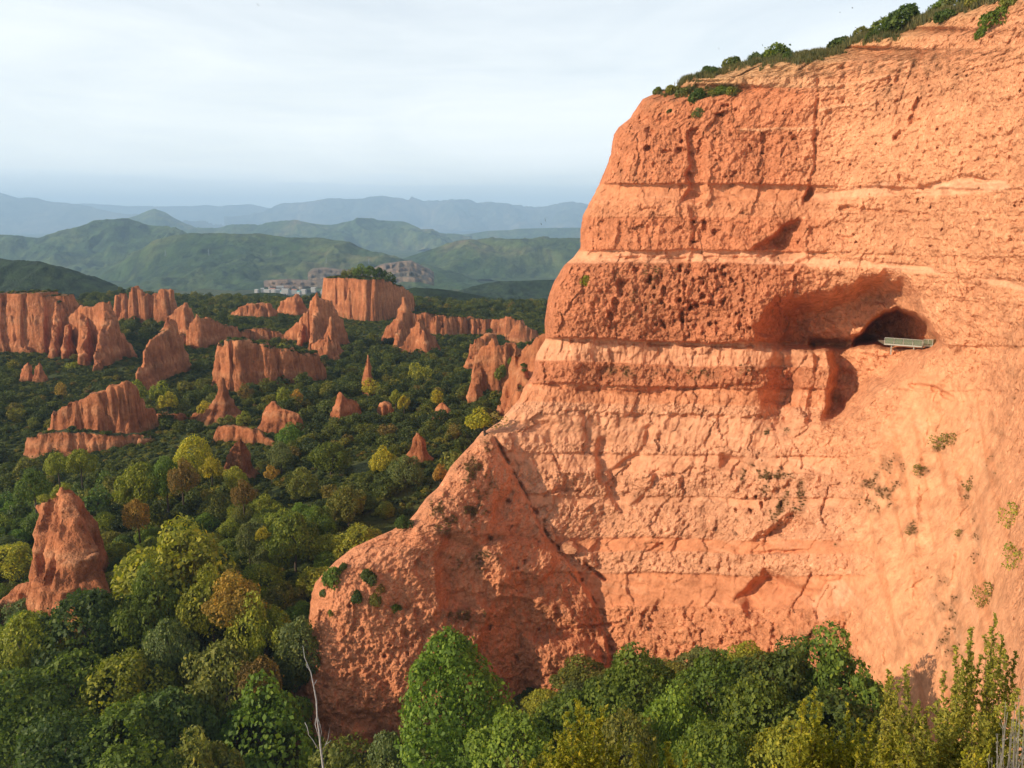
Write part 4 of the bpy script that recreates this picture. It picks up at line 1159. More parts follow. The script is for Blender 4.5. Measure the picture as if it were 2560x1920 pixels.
def crown_points(seed, n, lobes, shape, ragged=.20):
    """points on the outer shell of a heap of leafy lobes, with their outward directions (unit crown: radius 1, foot at z 0)"""
    r = np.random.default_rng(seed)
    C, R = [], []
    for i in range(lobes):
        if shape == 'dome':
            th = r.uniform(0, 2 * math.pi); z = r.uniform(-.25, 1) ** 1
            rad = math.sqrt(max(0, 1 - max(z, 0) ** 2)) * r.uniform(.55, .8)
            if r.random() < .25:
                rad *= .5
            c = (rad * math.cos(th), rad * math.sin(th), .62 + .75 * z * (.75 if rad > .3 else .95))
            q = .13 + .36 * r.random() ** 1.4
            if r.random() < .2:
                c = (c[0] * 1.3, c[1] * 1.3, c[2] * 1.08); q *= .7
        elif shape == 'cone':
            z = r.uniform(0, 1)
            th = r.uniform(0, 2 * math.pi)
            while r.random() > np.interp(z, [0, .25, .55, .8, 1], [.7, 1, .9, .6, .25]):
                z = r.uniform(0, 1)
            ro = float(np.interp(z, [0, .3, .6, .82, 1], [.85, 1, .94, .68, .2]))
            rad = ro * r.uniform(.4, .82)
            c = (rad * math.cos(th), rad * math.sin(th), .25 + 2.25 * z)
            q = .13 + .20 * ro * r.uniform(.5, 1.1)
        elif shape == 'bush':
            th = r.uniform(0, 2 * math.pi); rad = r.uniform(0, .72)
            c = (rad * math.cos(th), rad * math.sin(th), .25 + .42 * (1 - rad) * r.uniform(.6, 1.2))
            q = r.uniform(.22, .40)
        else:                                                  # tall
            th = r.uniform(0, 2 * math.pi); z = r.uniform(0, 1)
            rad = math.sin(math.pi * (.15 + .75 * z)) * r.uniform(.35, .72)
            c = (rad * math.cos(th), rad * math.sin(th), .3 + 1.5 * z)
            q = r.uniform(.22, .36)
        C.append(c); R.append(q)
    C, R = np.array(C), np.array(R)
    pts, nrm = [], []
    tot = 0
    while tot < n:
        k = r.integers(0, lobes, n)
        d = r.normal(size=(n, 3)); d[:, 2] += .25
        d /= np.linalg.norm(d, axis=1, keepdims=True)
        p = C[k] + d * (R[k] * (1 + np.clip(r.normal(0, ragged, n), -.25, .6)))[:, None] * np.array((1, 1, .85))
        dd = np.linalg.norm(p[:, None] - C[None], axis=2) / R[None]
        ok = (dd < .80).sum(1) == 0
        p, d = p[ok], d[ok]
        pts.append(p); nrm.append(d); tot += len(p)
    return np.concatenate(pts)[:n], np.concatenate(nrm)[:n]


def crown_mesh(name, seed, n, lobes, shape, leaf, mat, ragged=.12):
    p, d = crown_points(seed, n, lobes, shape, ragged)
    r = np.random.default_rng(seed + 1)
    nn = d * .8 + r.normal(size=d.shape) * .55 + np.array((0, 0, .3))
    V, Fq = quads(p, nn, leaf, seed + 2)
    me_o = mesh_obj(name, V, Fq, mat, smooth=False)
    me = me_o.data
    bpy.data.objects.remove(me_o)
    return me


def trunk_mesh(seed, h, limbs=6):
    r = random.Random(seed)
    mb = MB()
    top = Vector((r.uniform(-.1, .1), r.uniform(-.1, .1), h * .7))
    mb.tube([(0, 0, -.6), (0, 0, .1), top * .5, top], [.075, .06, .045, .02], 7)
    for i in range(limbs):
        a = top * r.uniform(.35, .9)
        th = r.uniform(0, 6.28)
        e = a + Vector((math.cos(th) * r.uniform(.3, .6), math.sin(th) * r.uniform(.3, .6), r.uniform(.2, .55)))
        mb.tube([a, a.lerp(e, .5) + Vector((0, 0, .05)), e], [.03, .02, .008], 5)
    o = mb.build("trunk", M_BARK, smooth=True)
    me = o.data
    bpy.data.objects.remove(o)
    return me


CROWNS = {
    'dome': [crown_mesh("crown", 11 + i, 9000, 58, 'dome', .054, M_LEAF) for i in range(5)],
    'tall': [crown_mesh("crown", 31 + i, 7000, 44, 'tall', .060, M_LEAF) for i in range(2)],
    'cone': [crown_mesh("crown", 41, 20000, 120, 'cone', .042, M_LEAF, .2)],
    'small': [crown_mesh("crown", 51 + i, 2200, 24, 'dome', .10, M_LEAF) for i in range(3)],
    'bush': [crown_mesh("foliage", 61 + i, 1500, 22, 'bush', .11, M_LEAF, .18) for i in range(3)],
    'thin': [crown_mesh("foliage", 71 + i, 420, 12, 'tall', .10, M_LEAF, .35) for i in range(2)],
}
TRUNKS = [trunk_mesh(i, 1.3) for i in range(3)]
HT = {'dome': 1.55, 'tall': 2.05, 'cone': 2.75, 'small': 1.55, 'bush': .95, 'thin': 2.0}
HUE = {
    'dark green': (.040, .056, .010), 'green': (.068, .090, .011), 'bright green': (.080, .118, .013), 'yellow-green': (.135, .138, .014), 'yellow': (.21, .175, .014),
    'olive': (.100, .098, .017), 'orange': (.19, .110, .018), 'rusty': (.12, .078, .018), 'grey-green': (.070, .084, .024), 'blue-green': (.050, .076, .016)}
TREES = []


def plant(name, foot, radius, height, shape, hue, label, cat, group=None, part="crown", trunk=True, jitter=.12):
    r = random.Random(hash((round(foot[0], 2), round(foot[1], 2))) & 0xffff)
    t = empty(name, foot)
    t.rotation_euler = (0, 0, r.uniform(0, 6.28))
    tag(t, label, cat, group)
    c = bpy.data.objects.new(part, r.choice(CROWNS[shape]))
    COL.objects.link(c)
    c.parent = t
    e = .16 if trunk else .07
    c.scale = (radius * r.uniform(1 - e, 1 + e), radius * r.uniform(1 - e, 1 + e), height / HT[shape])
    c.rotation_euler = (r.uniform(-.1, .1), r.uniform(-.1, .1), 0)
    h = HUE[hue]
    k = 2.0 * (1 + r.uniform(-jitter, jitter))
    c.color = (h[0] * k * r.uniform(.9, 1.1), h[1] * k, h[2] * k, 1)
    if trunk:
        b = bpy.data.objects.new("trunk", r.choice(TRUNKS))
        COL.objects.link(b)
        b.parent = t
        b.scale = (radius * .9, radius * .9, height / 1.75)
    return t


D2 = 2560 / 2212.0
# trees one can pick out: column, row of the top, width (all in photograph pixels), distance, colour, habit, what singles it out
PICKED = [
    (1157, 1560, 262, 98, 'bright green', 'cone', "tall pointed bright green tree in front of the spur at the bottom of the photo"),
    (1585, 1632, 190, 90, 'green', 'dome', "round green tree at the left end of the thicket under the great cliff"),
    (1800, 1668, 215, 86, 'green', 'dome', "broad green tree in the middle of the thicket under the great cliff"),
    (1965, 1622, 200, 84, 'dark green', 'dome', "high green tree near the right end of the thicket under the great cliff"),
    (2085, 1606, 235, 83, 'green', 'dome', "rounded green tree topping the right end of the thicket, against the orange chute"),
    (1895, 1715, 210, 77, 'green', 'dome', "green tree half way down the thicket below the highest ones"),
    (1710, 1745, 200, 78, 'bright green', 'dome', "lighter green tree low in the thicket left of its middle"),
    (2090, 1745, 220, 75, 'dark green', 'dome', "dark green tree in shade below the rounded one beside the orange chute"),
    (1450, 1735, 170, 88, 'green', 'dome', "green tree in shade between the pointed tree and the thicket"),
    (1300, 1790, 200, 84, 'bright green', 'dome', "bright green shrubby tree just right of the tall pointed tree"),
    (1560, 1790, 190, 75, 'olive', 'dome', "olive tree low down behind the heather spires"),
    (1800, 1830, 210, 68, 'green', 'dome', "lowest green tree of the thicket at the bottom edge of the photo"),
    (1990, 1830, 200, 66, 'yellow-green', 'dome', "yellow tinged tree at the bottom edge behind the broom shrubs"),
    (975, 1830, 120, 98, 'grey-green', 'tall', "small grey-green bush left of the foot of the tall pointed tree"),
    (860, 1862, 190, 98, 'olive', 'dome', "low round olive tree at the bottom edge behind the bare white branch"),
    (655, 1722, 245, 118, 'bright green', 'dome', "big dome shaped bright green tree left of the bare white branch"),
    (220, 1486, 210, 138, 'dark green', 'dome', "dark green tree directly below the big lone pinnacle"),
    (365, 1436, 190, 141, 'green', 'dome', "green tree right of the dark one below the big lone pinnacle"),
    (60, 1550, 165, 135, 'yellow-green', 'dome', "yellow-green tree at the left edge below the pinnacle's bare foot"),
    (405, 1328, 270, 152, 'yellow-green', 'dome', "large yellow-green tree just right of the big lone pinnacle"),
    (520, 1432, 150, 142, 'yellow-green', 'dome', "left lobe of the yellowing group, a yellow-green tree beside an orange topped one"),
    (586, 1440, 120, 139, 'orange', 'dome', "orange topped autumn tree in the middle of the yellowing group"),
    (655, 1492, 150, 137, 'yellow-green', 'dome', "right hand tree of the yellowing group, olive gold"),
    (560, 1612, 190, 126, 'olive', 'dome', "wide olive tree below the yellowing group"),
    (640, 1640, 110, 124, 'rusty', 'dome', "rusty brown tree between the olive tree and the spur foot"),
    (180, 1640, 220, 126, 'green', 'dome', "broad green tree in the dense wood at lower left"),
    (300, 1640, 190, 124, 'yellow-green', 'dome', "pale yellowish tree in the dense wood below the green one beside the pinnacle"),
    (420, 1560, 140, 131, 'grey-green', 'dome', "greyish tree left of the yellowing group"),
    (420, 1740, 190, 114, 'blue-green', 'dome', "bluish green tree left of the big dome shaped one"),
    (290, 1770, 210, 110, 'green', 'dome', "green tree near the bottom edge in the dense wood"),
    (40, 1700, 200, 118, 'green', 'dome', "green tree at the left edge low in the dense wood"),
    (130, 1800, 210, 106, 'dark green', 'dome', "dark tree near the bottom left corner"),
    (500, 1840, 200, 102, 'olive', 'dome', "olive tree at the bottom edge below the dome shaped one"),
    (330, 1862, 200, 98, 'green', 'dome', "green tree at the bottom edge left of the olive one"),
    (740, 1545, 130, 132, 'grey-green', 'tall', "grey-green scrubby tree against the left side of the spur foot"),
    (345, 1160, 110, 198, 'yellow-green', 'dome', "yellow-green tree above the lone pinnacle, left of a shaded hollow"),
    (410, 1150, 90, 200, 'green', 'dome', "green tree touching the yellow-green one above the lone pinnacle"),
    (450, 1154, 75, 196, 'rusty', 'dome', "brownish tree at the right of the pair above the lone pinnacle"),
    (480, 1102, 100, 226, 'yellow', 'dome', "bright yellow-green wide tree in front of the low fluted wall"),
    (416, 980, 44, 316, 'yellow', 'small', "small vivid yellow tree just right of the large peaked wall"),
    (512, 1003, 48, 312, 'yellow', 'small', "vivid yellow tree above the end of the low fluted wall"),
    (608, 1030, 44, 296, 'yellow-green', 'small', "yellow-green tree above the curving scarp"),
    (565, 1038, 46, 298, 'olive', 'small', "olive yellow tree between the low fluted wall and the curving scarp"),
    (708, 969, 40, 318, 'yellow-green', 'small', "yellow-green tree on the slope above the thin pale scar"),
    (738, 974, 30, 318, 'orange', 'small', "small orange tree beside the yellow-green one above the thin pale scar"),
    (721, 1061, 62, 268, 'bright green', 'dome', "bright green tree above the right end of the curving scarp"),
    (79, 1178, 72, 200, 'green', 'dome', "green tree in the left hollow above the lone pinnacle's left shoulder"),
    (140, 1130, 62, 222, 'yellow-green', 'dome', "yellow-green tree under the pale step of the peaked wall, left one of two"),
    (196, 1124, 66, 222, 'yellow-green', 'dome', "yellow-green tree under the pale step of the peaked wall, right one of two"),
    (340, 1248, 76, 178, 'orange', 'dome', "orange tinted tree left of the dark wooded hollow"),
    (605, 1204, 56, 190, 'rusty', 'dome', "brown tree in the dark hollow below the pointed cone"),
    (526, 1148, 46, 212, 'yellow', 'small', "yellow tree just left of the dark pointed cone"),
    (590, 1165, 60, 208, 'yellow-green', 'dome', "yellow-green tree at the foot of the dark pointed cone"),
    (677, 1166, 32, 205, 'orange', 'small', "slim orange tree right of the dark pointed cone"),
    (24, 1367, 120, 186, 'yellow', 'dome', "yellow tree at the left edge beside the lone pinnacle"),
    (618, 1308, 62, 168, 'grey-green', 'tall', "upright grey-green tree beside the dark hollow in the wood"),
    (656, 1320, 32, 166, 'yellow', 'small', "slender yellow tree beside the upright grey-green one"),
    (732, 1290, 120, 168, 'green', 'dome', "wide green tree left of the spur's upper slope"),
    (823, 1106, 84, 226, 'green', 'dome', "large green tree at the edge of the shaded hollow in mid valley"),
    (756, 1168, 84, 208, 'olive', 'dome', "olive tree left below the shaded hollow in mid valley"),
    (957, 1120, 66, 222, 'yellow', 'dome', "golden tree on the right of the shaded hollow in mid valley"),
    (868, 1219, 98, 188, 'olive', 'dome', "tall olive-green tree left of the spur crest"),
    (792, 1266, 80, 178, 'green', 'dome', "green tree below the tall olive-green one near the spur crest"),
    (1012, 1140, 76, 212, 'grey-green', 'dome', "grey-green tree close left of the spur crest"),
    (926, 948, 44, 338, 'yellow', 'small', "golden tree right below the little solitary spike"),
    (1009, 989, 34, 306, 'yellow', 'small', "golden tree right of the tiny bare lump"),
    (988, 975, 34, 312, 'yellow-green', 'small', "yellow-green tree touching the golden one right of the tiny bare lump"),
    (1091, 975, 36, 306, 'yellow', 'small', "golden tree low on the slope below the crag with bushes"),
    (1050, 908, 56, 372, 'yellow-green', 'small', "spreading yellow-green tree high on the slope left of the crag with bushes"),
    (1098, 1163, 42, 205, 'orange', 'small', "orange-brown tree almost touching the spur crest"),
    (700, 1110, 60, 235, 'grey-green', 'dome', "grey-green tree right below the curving scarp"),
    (636, 862, 30, 466, 'yellow', 'small', "tiny yellow bush on top of the shaded central wall"),
    (702, 860, 40, 468, 'yellow-green', 'small', "small yellow-green tree at the foot of the needle topped spire"),
    (560, 852, 26, 470, 'yellow-green', 'small', "little yellow-green bush at the left end of the shaded central wall"),
    (342, 950, 50, 345, 'yellow-green', 'small', "yellow-green tree right behind the tip of the large peaked wall"),
    (395, 955, 54, 342, 'yellow-green', 'small', "second yellow-green tree behind the peaked wall, farther right"),
    (152, 958, 30, 345, 'orange', 'small', "lone orange bush on the green slope below the tall jagged crag"),
    (185, 905, 40, 420, 'yellow-green', 'small', "yellow-green bush below the ribs of the tall jagged crag"),
    (612, 962, 34, 330, 'rusty', 'small', "reddish tree in the shaded scrub right of the small knob"),
]


def cliff_depth(px, py):
    """distance of the cliff face along a pixel ray; very far where the cliff is not"""
    i = np.clip(np.searchsorted(prow, py), 0, NR - 1)
    l_ = lb[i]
    return np.where(px > l_ - 2, cliff_base(px, np.clip(py, -300, 2050)), 1e6)


placed = []
for (px, pyt, w, Y, hue, shape, label) in PICKED:
    x, y, zt = [float(v) for v in at(px, pyt, Y)]
    rad = w / 2.0 / F * math.hypot(Y, zt)
    gz = float(terrain(np.array([x]), np.array([y]))[0])
    h = zt - gz
    lo = rad * HT[shape] * .8
    h = max(lo, min(h, rad * HT[shape] * 1.45))
    if shape == 'cone':
        h = max(h, rad * 2.6)
    TREES.append(plant("tree", (x, y, zt - h), rad, h, shape, hue, label, "tree"))
    placed.append((x, y, rad))

# the rest of the wood: filled in between, tree by tree, nearest first
WOOD = []
rr = np.random.default_rng(21)
cand = []
for _ in range(9000):
    Y = 78 + 190 * rr.random() ** .9
    t = rr.uniform(-.72, .34)
    cand.append((t * Y, Y))
cand = np.array(cand)
gzc = terrain(cand[:, 0], cand[:, 1])
pxc, pyc = pixel(cand[:, 0], cand[:, 1], gzc + 6)
rk = rock_at(cand[:, 0], cand[:, 1])
cd = cliff_depth(pxc, pyc)
clump = fbm(cand[:, 0] / 45, cand[:, 1] / 45, .7, 3, 900)
ok = (rk < -1.0) & (cand[:, 1] < cd - 7) & (pxc > -160) & (pxc < 2250) & ((cand[:, 1] < 175) | (clump > .0))
order = np.argsort(cand[:, 1])
cols_w = ['dark green', 'green', 'green', 'olive', 'green', 'yellow-green', 'grey-green', 'bright green', 'olive', 'yellow-green', 'green', 'blue-green', 'yellow-green']
for i in order:
    if not ok[i] or len(WOOD) + len(PICKED) >= 286:
        continue
    x, y = cand[i]
    rad = rr.uniform(3.2, 6.2) * (1 if y < 170 else .82)
    if any((x - q[0]) ** 2 + (y - q[1]) ** 2 < (.74 * (rad + q[2])) ** 2 for q in placed):
        continue
    # do not let a filler hide a picked tree in front of which it would stand
    hue = cols_w[int(rr.integers(0, len(cols_w)))]
    hgt = rad * rr.uniform(1.5, 1.95)
    zt = gzc[i] + hgt
    pt = pixel(x, y, zt)
    rpx = rad / y * F
    bad = False
    for (qx, qt, qw, qY, *_r) in PICKED:
        if y < qY and abs(pt[0] - qx) < (rpx + qw / 2) * .8 and pt[1] < qt + qw * .45:
            bad = True
            break
    if bad:
        continue
    placed.append((x, y, rad))
    WOOD.append((x, y, float(gzc[i]) - .3, rad, hgt, hue, pt))

# every tree of the wood gets a label by colour and by the landmark it stands next to
MARKS = [(150, 1650, "low in the dense wood at the bottom left"), (420, 1700, "left of the dome shaped bright green tree"), (150, 1400, "around the big lone pinnacle"), (420, 1400, "right of the big lone pinnacle"), (620, 1560, "between the yellowing group and the spur foot"),
         (650, 1330, "in the wood left of the spur's long slope"), (900, 1300, "along the spur's crest line"), (300, 1220, "in the hollow above the lone pinnacle"), (560, 1200, "in the dark hollow below the pointed cone"), (820, 1180, "around the shaded hollow in mid valley"),
         (1050, 1150, "close to the yellow ridge tree's slope"), (100, 1180, "in the left hollow under the peaked wall"), (400, 1110, "below the large peaked wall"), (680, 1080, "below the curving scarp"), (920, 1040, "on the green slope above the shaded hollow"), (1100, 1040, "on the slope below the crag with bushes"),
         (900, 1800, "between spur foot and pointed tree"), (1500, 1800, "in the thicket under the great cliff"), (2000, 1800, "at the thicket's right end, under the cliff")]
groups = {}
for w in WOOD:
    px, py = float(w[6][0]), float(w[6][1])
    k = min(range(len(MARKS)), key=lambda j: (MARKS[j][0] - px) ** 2 + 1.6 * (MARKS[j][1] - py) ** 2)
    groups.setdefault((k, w[5]), []).append(w)
ORD = ["leftmost", "second", "third", "fourth", "fifth", "sixth", "seventh", "eighth", "ninth", "tenth", "eleventh", "twelfth"]
for (k, hue), ws in groups.items():
    ws.sort(key=lambda w: float(w[6][0]))
    for i, w in enumerate(ws):
        if len(ws) == 1:
            lab = f"single {hue} tree {MARKS[k][2]}"
        elif i == 0:
            lab = f"leftmost {hue} tree {MARKS[k][2]}"
        elif i == len(ws) - 1:
            lab = f"rightmost {hue} tree {MARKS[k][2]}"
        else:
            lab = f"{ORD[min(i, 11)]} {hue} tree from the left {MARKS[k][2]}"
        x, y, z, rad, hgt, h_, pt = w
        near = y < 210
        plant("tree", (x, y, z), rad, hgt, ('dome' if rng.random() < .8 else 'tall') if near else 'small', hue, lab, "tree", "trees of the wooded valley floor")

# ------------------------------------------------------------------ low scrub filling the valley: one mass
def bush_proto(seed, n, leaf):
    me = crown_mesh("scrub_bush", seed, n, 12, 'bush', leaf, M_BUSH, .2)
    o = bpy.data.objects.new("scrub_bush", me)
    return o


protos = bpy.data.collections.new("scrub_kinds")
for i in range(4):
    protos.objects.link(bush_proto(300 + i, 260, .24))


def scatter(name, pts, scale, coll, seed=0, squash=.8):
    me = bpy.data.meshes.new(name)
    me.vertices.add(len(pts))
    me.vertices.foreach_set("co", np.asarray(pts, np.float32).ravel())
    at_ = me.attributes.new("size", 'FLOAT', 'POINT')
    at_.data.foreach_set("value", np.asarray(scale, np.float32))
    o = bpy.data.objects.new(name, me)
    COL.objects.link(o)
    ng = bpy.data.node_groups.new(name, 'GeometryNodeTree')
    ng.interface.new_socket("Geometry", in_out='INPUT', socket_type='NodeSocketGeometry')
    ng.interface.new_socket("Geometry", in_out='OUTPUT', socket_type='NodeSocketGeometry')
    N, L = ng.nodes, ng.links
    gi, go = N.new("NodeGroupInput"), N.new("NodeGroupOutput")
    ip = N.new("GeometryNodeInstanceOnPoints")
    ci = N.new("GeometryNodeCollectionInfo")
    ci.inputs["Collection"].default_value = coll
    ci.inputs["Separate Children"].default_value = True
    ci.inputs["Reset Children"].default_value = True
    ip.inputs["Pick Instance"].default_value = True
    rv = N.new("FunctionNodeRandomValue"); rv.data_type = 'FLOAT_VECTOR'
    rv.inputs[0].default_value = (-.12, -.12, 0); rv.inputs[1].default_value = (.12, .12, 6.28)
    ri = N.new("FunctionNodeRandomValue"); ri.data_type = 'INT'
    ri.inputs["Min"].default_value = 0; ri.inputs["Max"].default_value = len(coll.objects) - 1
    ri.inputs["Seed"].default_value = seed + 3
    na = N.new("GeometryNodeInputNamedAttribute"); na.data_type = 'FLOAT'
    na.inputs["Name"].default_value = "size"
    cx = N.new("ShaderNodeCombineXYZ")
    mm = N.new("ShaderNodeMath"); mm.operation = 'MULTIPLY'; mm.inputs[1].default_value = squash
    L.new(na.outputs[0], cx.inputs[0]); L.new(na.outputs[0], cx.inputs[1])
    L.new(na.outputs[0], mm.inputs[0]); L.new(mm.outputs[0], cx.inputs[2])
    L.new(gi.outputs[0], ip.inputs["Points"])
    L.new(ci.outputs[0], ip.inputs["Instance"])
    L.new(ri.outputs[2], ip.inputs["Instance Index"])
    L.new(rv.outputs[0], ip.inputs["Rotation"])
    L.new(cx.outputs[0], ip.inputs["Scale"])
    L.new(ip.outputs[0], go.inputs[0])
    md = o.modifiers.new("scatter", 'NODES')
    md.node_group = ng
    return tag(o, kind="stuff")


tree_kinds = bpy.data.collections.new("far_tree_kinds")
for i, sh in enumerate(('dome', 'dome', 'tall', 'bush', 'dome', 'tall')):
    tree_kinds.objects.link(bpy.data.objects.new("far_tree", crown_mesh("far_tree", 330 + i, 1200, (14, 26, 18, 12, 34, 26)[i], sh, .125, M_BUSH, .28)))
tp, tsz = [], []
for (y0, y1, step, s0, s1) in ((170, 260, 4.6, 2.0, 4.0), (260, 420, 5.0, 1.9, 3.9), (420, 760, 6.5, 2.0, 4.2), (760, 1100, 10, 2.6, 5.0)):
    gx, gy = np.meshgrid(np.arange(-.74 * y1, .5 * y1, step), np.arange(y0, y1, step))
    gx = gx + rr.uniform(-.5, .5, gx.shape) * step; gy = gy + rr.uniform(-.5, .5, gy.shape) * step
    m = np.abs(gx) < .74 * gy + 8
    gx, gy = gx[m], gy[m]
    cl = fbm(gx / 55, gy / 55, .15, 3, 970) + .35 * fbm(gx / 15, gy / 15, .4, 2, 975)
    gz = terrain(gx, gy); qx, qy = pixel(gx, gy, gz)
    m = (cl + .22 * rr.normal(size=len(gx)) > .08) & (rock_at(gx, gy) < -1.5) & (gy < cliff_depth(qx, qy) - 6) & (qx < 2300)
    for (a_, b_, c_) in placed:
        m &= (gx - a_) ** 2 + (gy - b_) ** 2 > (.7 * c_ + 1.2) ** 2
    s = s0 + (s1 - s0) * rr.random(len(gx)) ** 1.6
    tp.append(np.stack([gx, gy, gz - .3], -1)[m]); tsz.append(s[m])
tp, tsz = np.concatenate(tp), np.concatenate(tsz)
print("far trees", len(tp))
scatter("valley_woods", tp, tsz, tree_kinds, 17, 1.0)

pts, scl = [], []
for (y0, y1, step, s0, s1) in ((60, 150, 2.3, 1.3, 2.3), (150, 260, 2.1, 1.1, 2.0), (260, 420, 2.3, 1.1, 2.1), (420, 640, 2.9, 1.3, 2.4), (640, 1000, 4.2, 1.8, 3.2)):
    yv = np.arange(y0, y1, step)
    xv = np.arange(-.74 * y1, .55 * y1, step)
    gx, gy = np.meshgrid(xv, yv)
    gx = gx + rr.uniform(-.5, .5, gx.shape) * step
    gy = gy + rr.uniform(-.5, .5, gy.shape) * step
    m = (np.abs(gx) < .74 * gy + 8)
    gx, gy = gx[m], gy[m]
    gz = terrain(gx, gy)
    qx, qy = pixel(gx, gy, gz)
    m = (rock_at(gx, gy) < .3) & (gy < cliff_depth(qx, qy) - 2.5) & (qx < 2330) & (qx > -120) & (qy < 2150)
    gx, gy, gz = gx[m], gy[m], gz[m]
    big = fbm(gx / 26, gy / 26, .4, 3, 950)
    bare = fbm(gx / 11, gy / 11, .4, 3, 960)
    m = bare < .42
    s = (s0 + (s1 - s0) * rr.random(len(gx)) ** 2) * (1 + .55 * np.clip(big, -.4, 1))
    pts.append(np.stack([gx, gy, gz - .15 * s], -1)[m]); scl.append(s[m])
# scrub on flat rock tops, ledges and gentle flanks
for o in O:
    if o["green"] < .3:
        continue
    x0, x1, y0, y1 = o["ext"]
    n = int((x1 - x0) * (y1 - y0) / 5.0)
    gx, gy = rr.uniform(x0, x1, n), rr.uniform(y0, y1, n)
    ny, nx = o["z"].shape
    j = np.clip(((gx - x0) / (x1 - x0) * (nx - 1)).astype(int), 1, nx - 2); i = np.clip(((gy - y0) / (y1 - y0) * (ny - 1)).astype(int), 1, ny - 2)
    z = o["z"][i, j]
    dx_, dy_ = (x1 - x0) / nx, (y1 - y0) / ny
    g = np.hypot((o["z"][i, j + 1] - o["z"][i, j - 1]) / 2 / dx_, (o["z"][i + 1, j] - o["z"][i - 1, j]) / 2 / dy_)
    m = (g < .85) & (z > terrain(gx, gy) + .3) & (rr.random(n) < o["green"])
    s = rr.uniform(.6, 1.7, n)
    pts.append(np.stack([gx, gy, z - .1], -1)[m]); scl.append(s[m])
pts = np.concatenate(pts); scl = np.concatenate(scl)
print("scrub", len(pts))
scatter("valley_scrub", pts, scl, protos)
# ------------------------------------------------------------------ loose slabs caught in the crack of the cliff
def slab(px, py, w, h, d, tilt, name="rock_slab"):
    r = random.Random(int(px))
    p = on_cliff(px, py)
    k = p.length / F
    pts = []
    n = 7
    for s in (-1, 1):
        for i in range(n):
            a = 2 * math.pi * i / n + .3
            e = r.uniform(.82, 1.12)
            pts.append((math.cos(a) * w * k * .5 * e, s * d * .5 * r.uniform(.8, 1.1), math.sin(a) * h * k * .5 * e))
    f = [tuple(range(n)), tuple(reversed(range(n, 2 * n)))] + [(i, i + n, (i + 1) % n + n, (i + 1) % n) for i in range(n)]
    o = mesh_obj(name, pts, f, M_CLIFF, cliff, smooth=False, colors=np.tile(np.array((.62, .28, .14, .4)), (2 * n, 1)))
    o.location = p + Vector((0, -.25 * d, 0))
    o.rotation_euler = (0, math.radians(tilt), math.radians(-12))
    return o


slab(1420, 1364, 44, 26, 2.2, 8)
slab(1373, 1318, 14, 17, 1.0, 20)
slab(1383, 1342, 10, 18, .8, -14)
slab(1452, 1235, 15, 8, .6, -5)

# ------------------------------------------------------------------ glazed viewing platform in the mouth of the cave
M_GLASS, gn, gl_, gb = new_mat("greenish_glass")
gb.inputs["Base Color"].default_value = (0.24, 0.28, 0.19, 1)
gb.inputs["Roughness"].default_value = 0.25
gt = gn.new("ShaderNodeBsdfTransparent"); gt.inputs["Color"].default_value = (0.85, 0.93, 0.86, 1)
gm = gn.new("ShaderNodeMixShader"); gm.inputs[0].default_value = 0.5
gl_.new(gb.outputs[0], gm.inputs[1]); gl_.new(gt.outputs[0], gm.inputs[2]); gl_.new(gm.outputs[0], gn["Material Output"].inputs["Surface"])

pf0 = on_cliff(2258, 884)
PY_ = pf0.y - 1.0
A, B_, Cc, Dd, E_ = vpt(2211, 860, PY_ + 3.2), vpt(2305, 867, PY_), vpt(2308, 864.5, PY_ + 1.2), vpt(2331, 865.5, PY_ + .6), vpt(2354, 860, PY_ + 5)
zf = (A.z + B_.z) / 2
for q in (A, B_, Cc, Dd, E_):
    q.z = zf + (q.z - zf) * .5
plat = empty("viewing_platform", (A + E_) / 2)
tag(plat, "steel viewing platform with greenish glass railing in the dark cave mouth", "viewing platform")
po = plat.location
bpy.context.view_layer.update()


def pl_build(mb, name, mat):
    o = mb.build(name, mat)
    o.parent = plat
    o.matrix_parent_inverse = plat.matrix_world.inverted()
    return o


mb = MB()
back = Vector((1.2, 5.5, 0))
for P, Q in ((A, B_), (B_, Cc), (Cc, Dd), (Dd, E_)):
    mb.face([P, Q, Q + back, P + back])
    lo = Vector((0, 0, -.16))
    mb.face([P + lo, P + back + lo, Q + back + lo, Q + lo])
    mb.face([P, P + lo, Q + lo, Q])
pl_build(mb, "deck", M_DECK)
for (P, Q, nb) in ((A, B_, 4), (Cc, Dd, 2), (Dd, E_, 2)):
    d = (Q - P)
    up = Vector((0, 0, 1.22))
    mb = MB(); mb.tube([P + up, Q + up], [.05, .05], 6); pl_build(mb, "top_rail", M_STEEL)
    mb = MB(); rot = d.to_track_quat('X', 'Z').to_matrix(); mb.box((P + Q) / 2 + Vector((0, -.05, .02)), (d.length, .08, .22), rot); pl_build(mb, "edge_beam", M_STEEL)
    for i in range(nb + 1):
        c = P + d * (i / nb)
        mb = MB(); mb.box(c + Vector((0, 0, .6)), (.07, .07, 1.24), rot); pl_build(mb, "post", M_STEEL)
    for i in range(nb):
        a0, a1 = P + d * ((i + .06) / nb), P + d * ((i + .94) / nb)
        mb = MB(); mb.box((a0 + a1) / 2 + Vector((0, 0, .66)), ((a1 - a0).length, .02, .98), rot); pl_build(mb, "glass_pane", M_GLASS)
for px, row in ((2231, 872), (2287, 877), (2310, 877)):
    t = A.lerp(B_, np.clip((px - 2211) / 94.0, 0, 1)) if px < 2306 else Cc.copy()
    mb = MB(); mb.box(t + Vector((0, .25, -.16 - .9)), (.16, .16, 1.8)); pl_build(mb, "support_leg", M_STEEL)

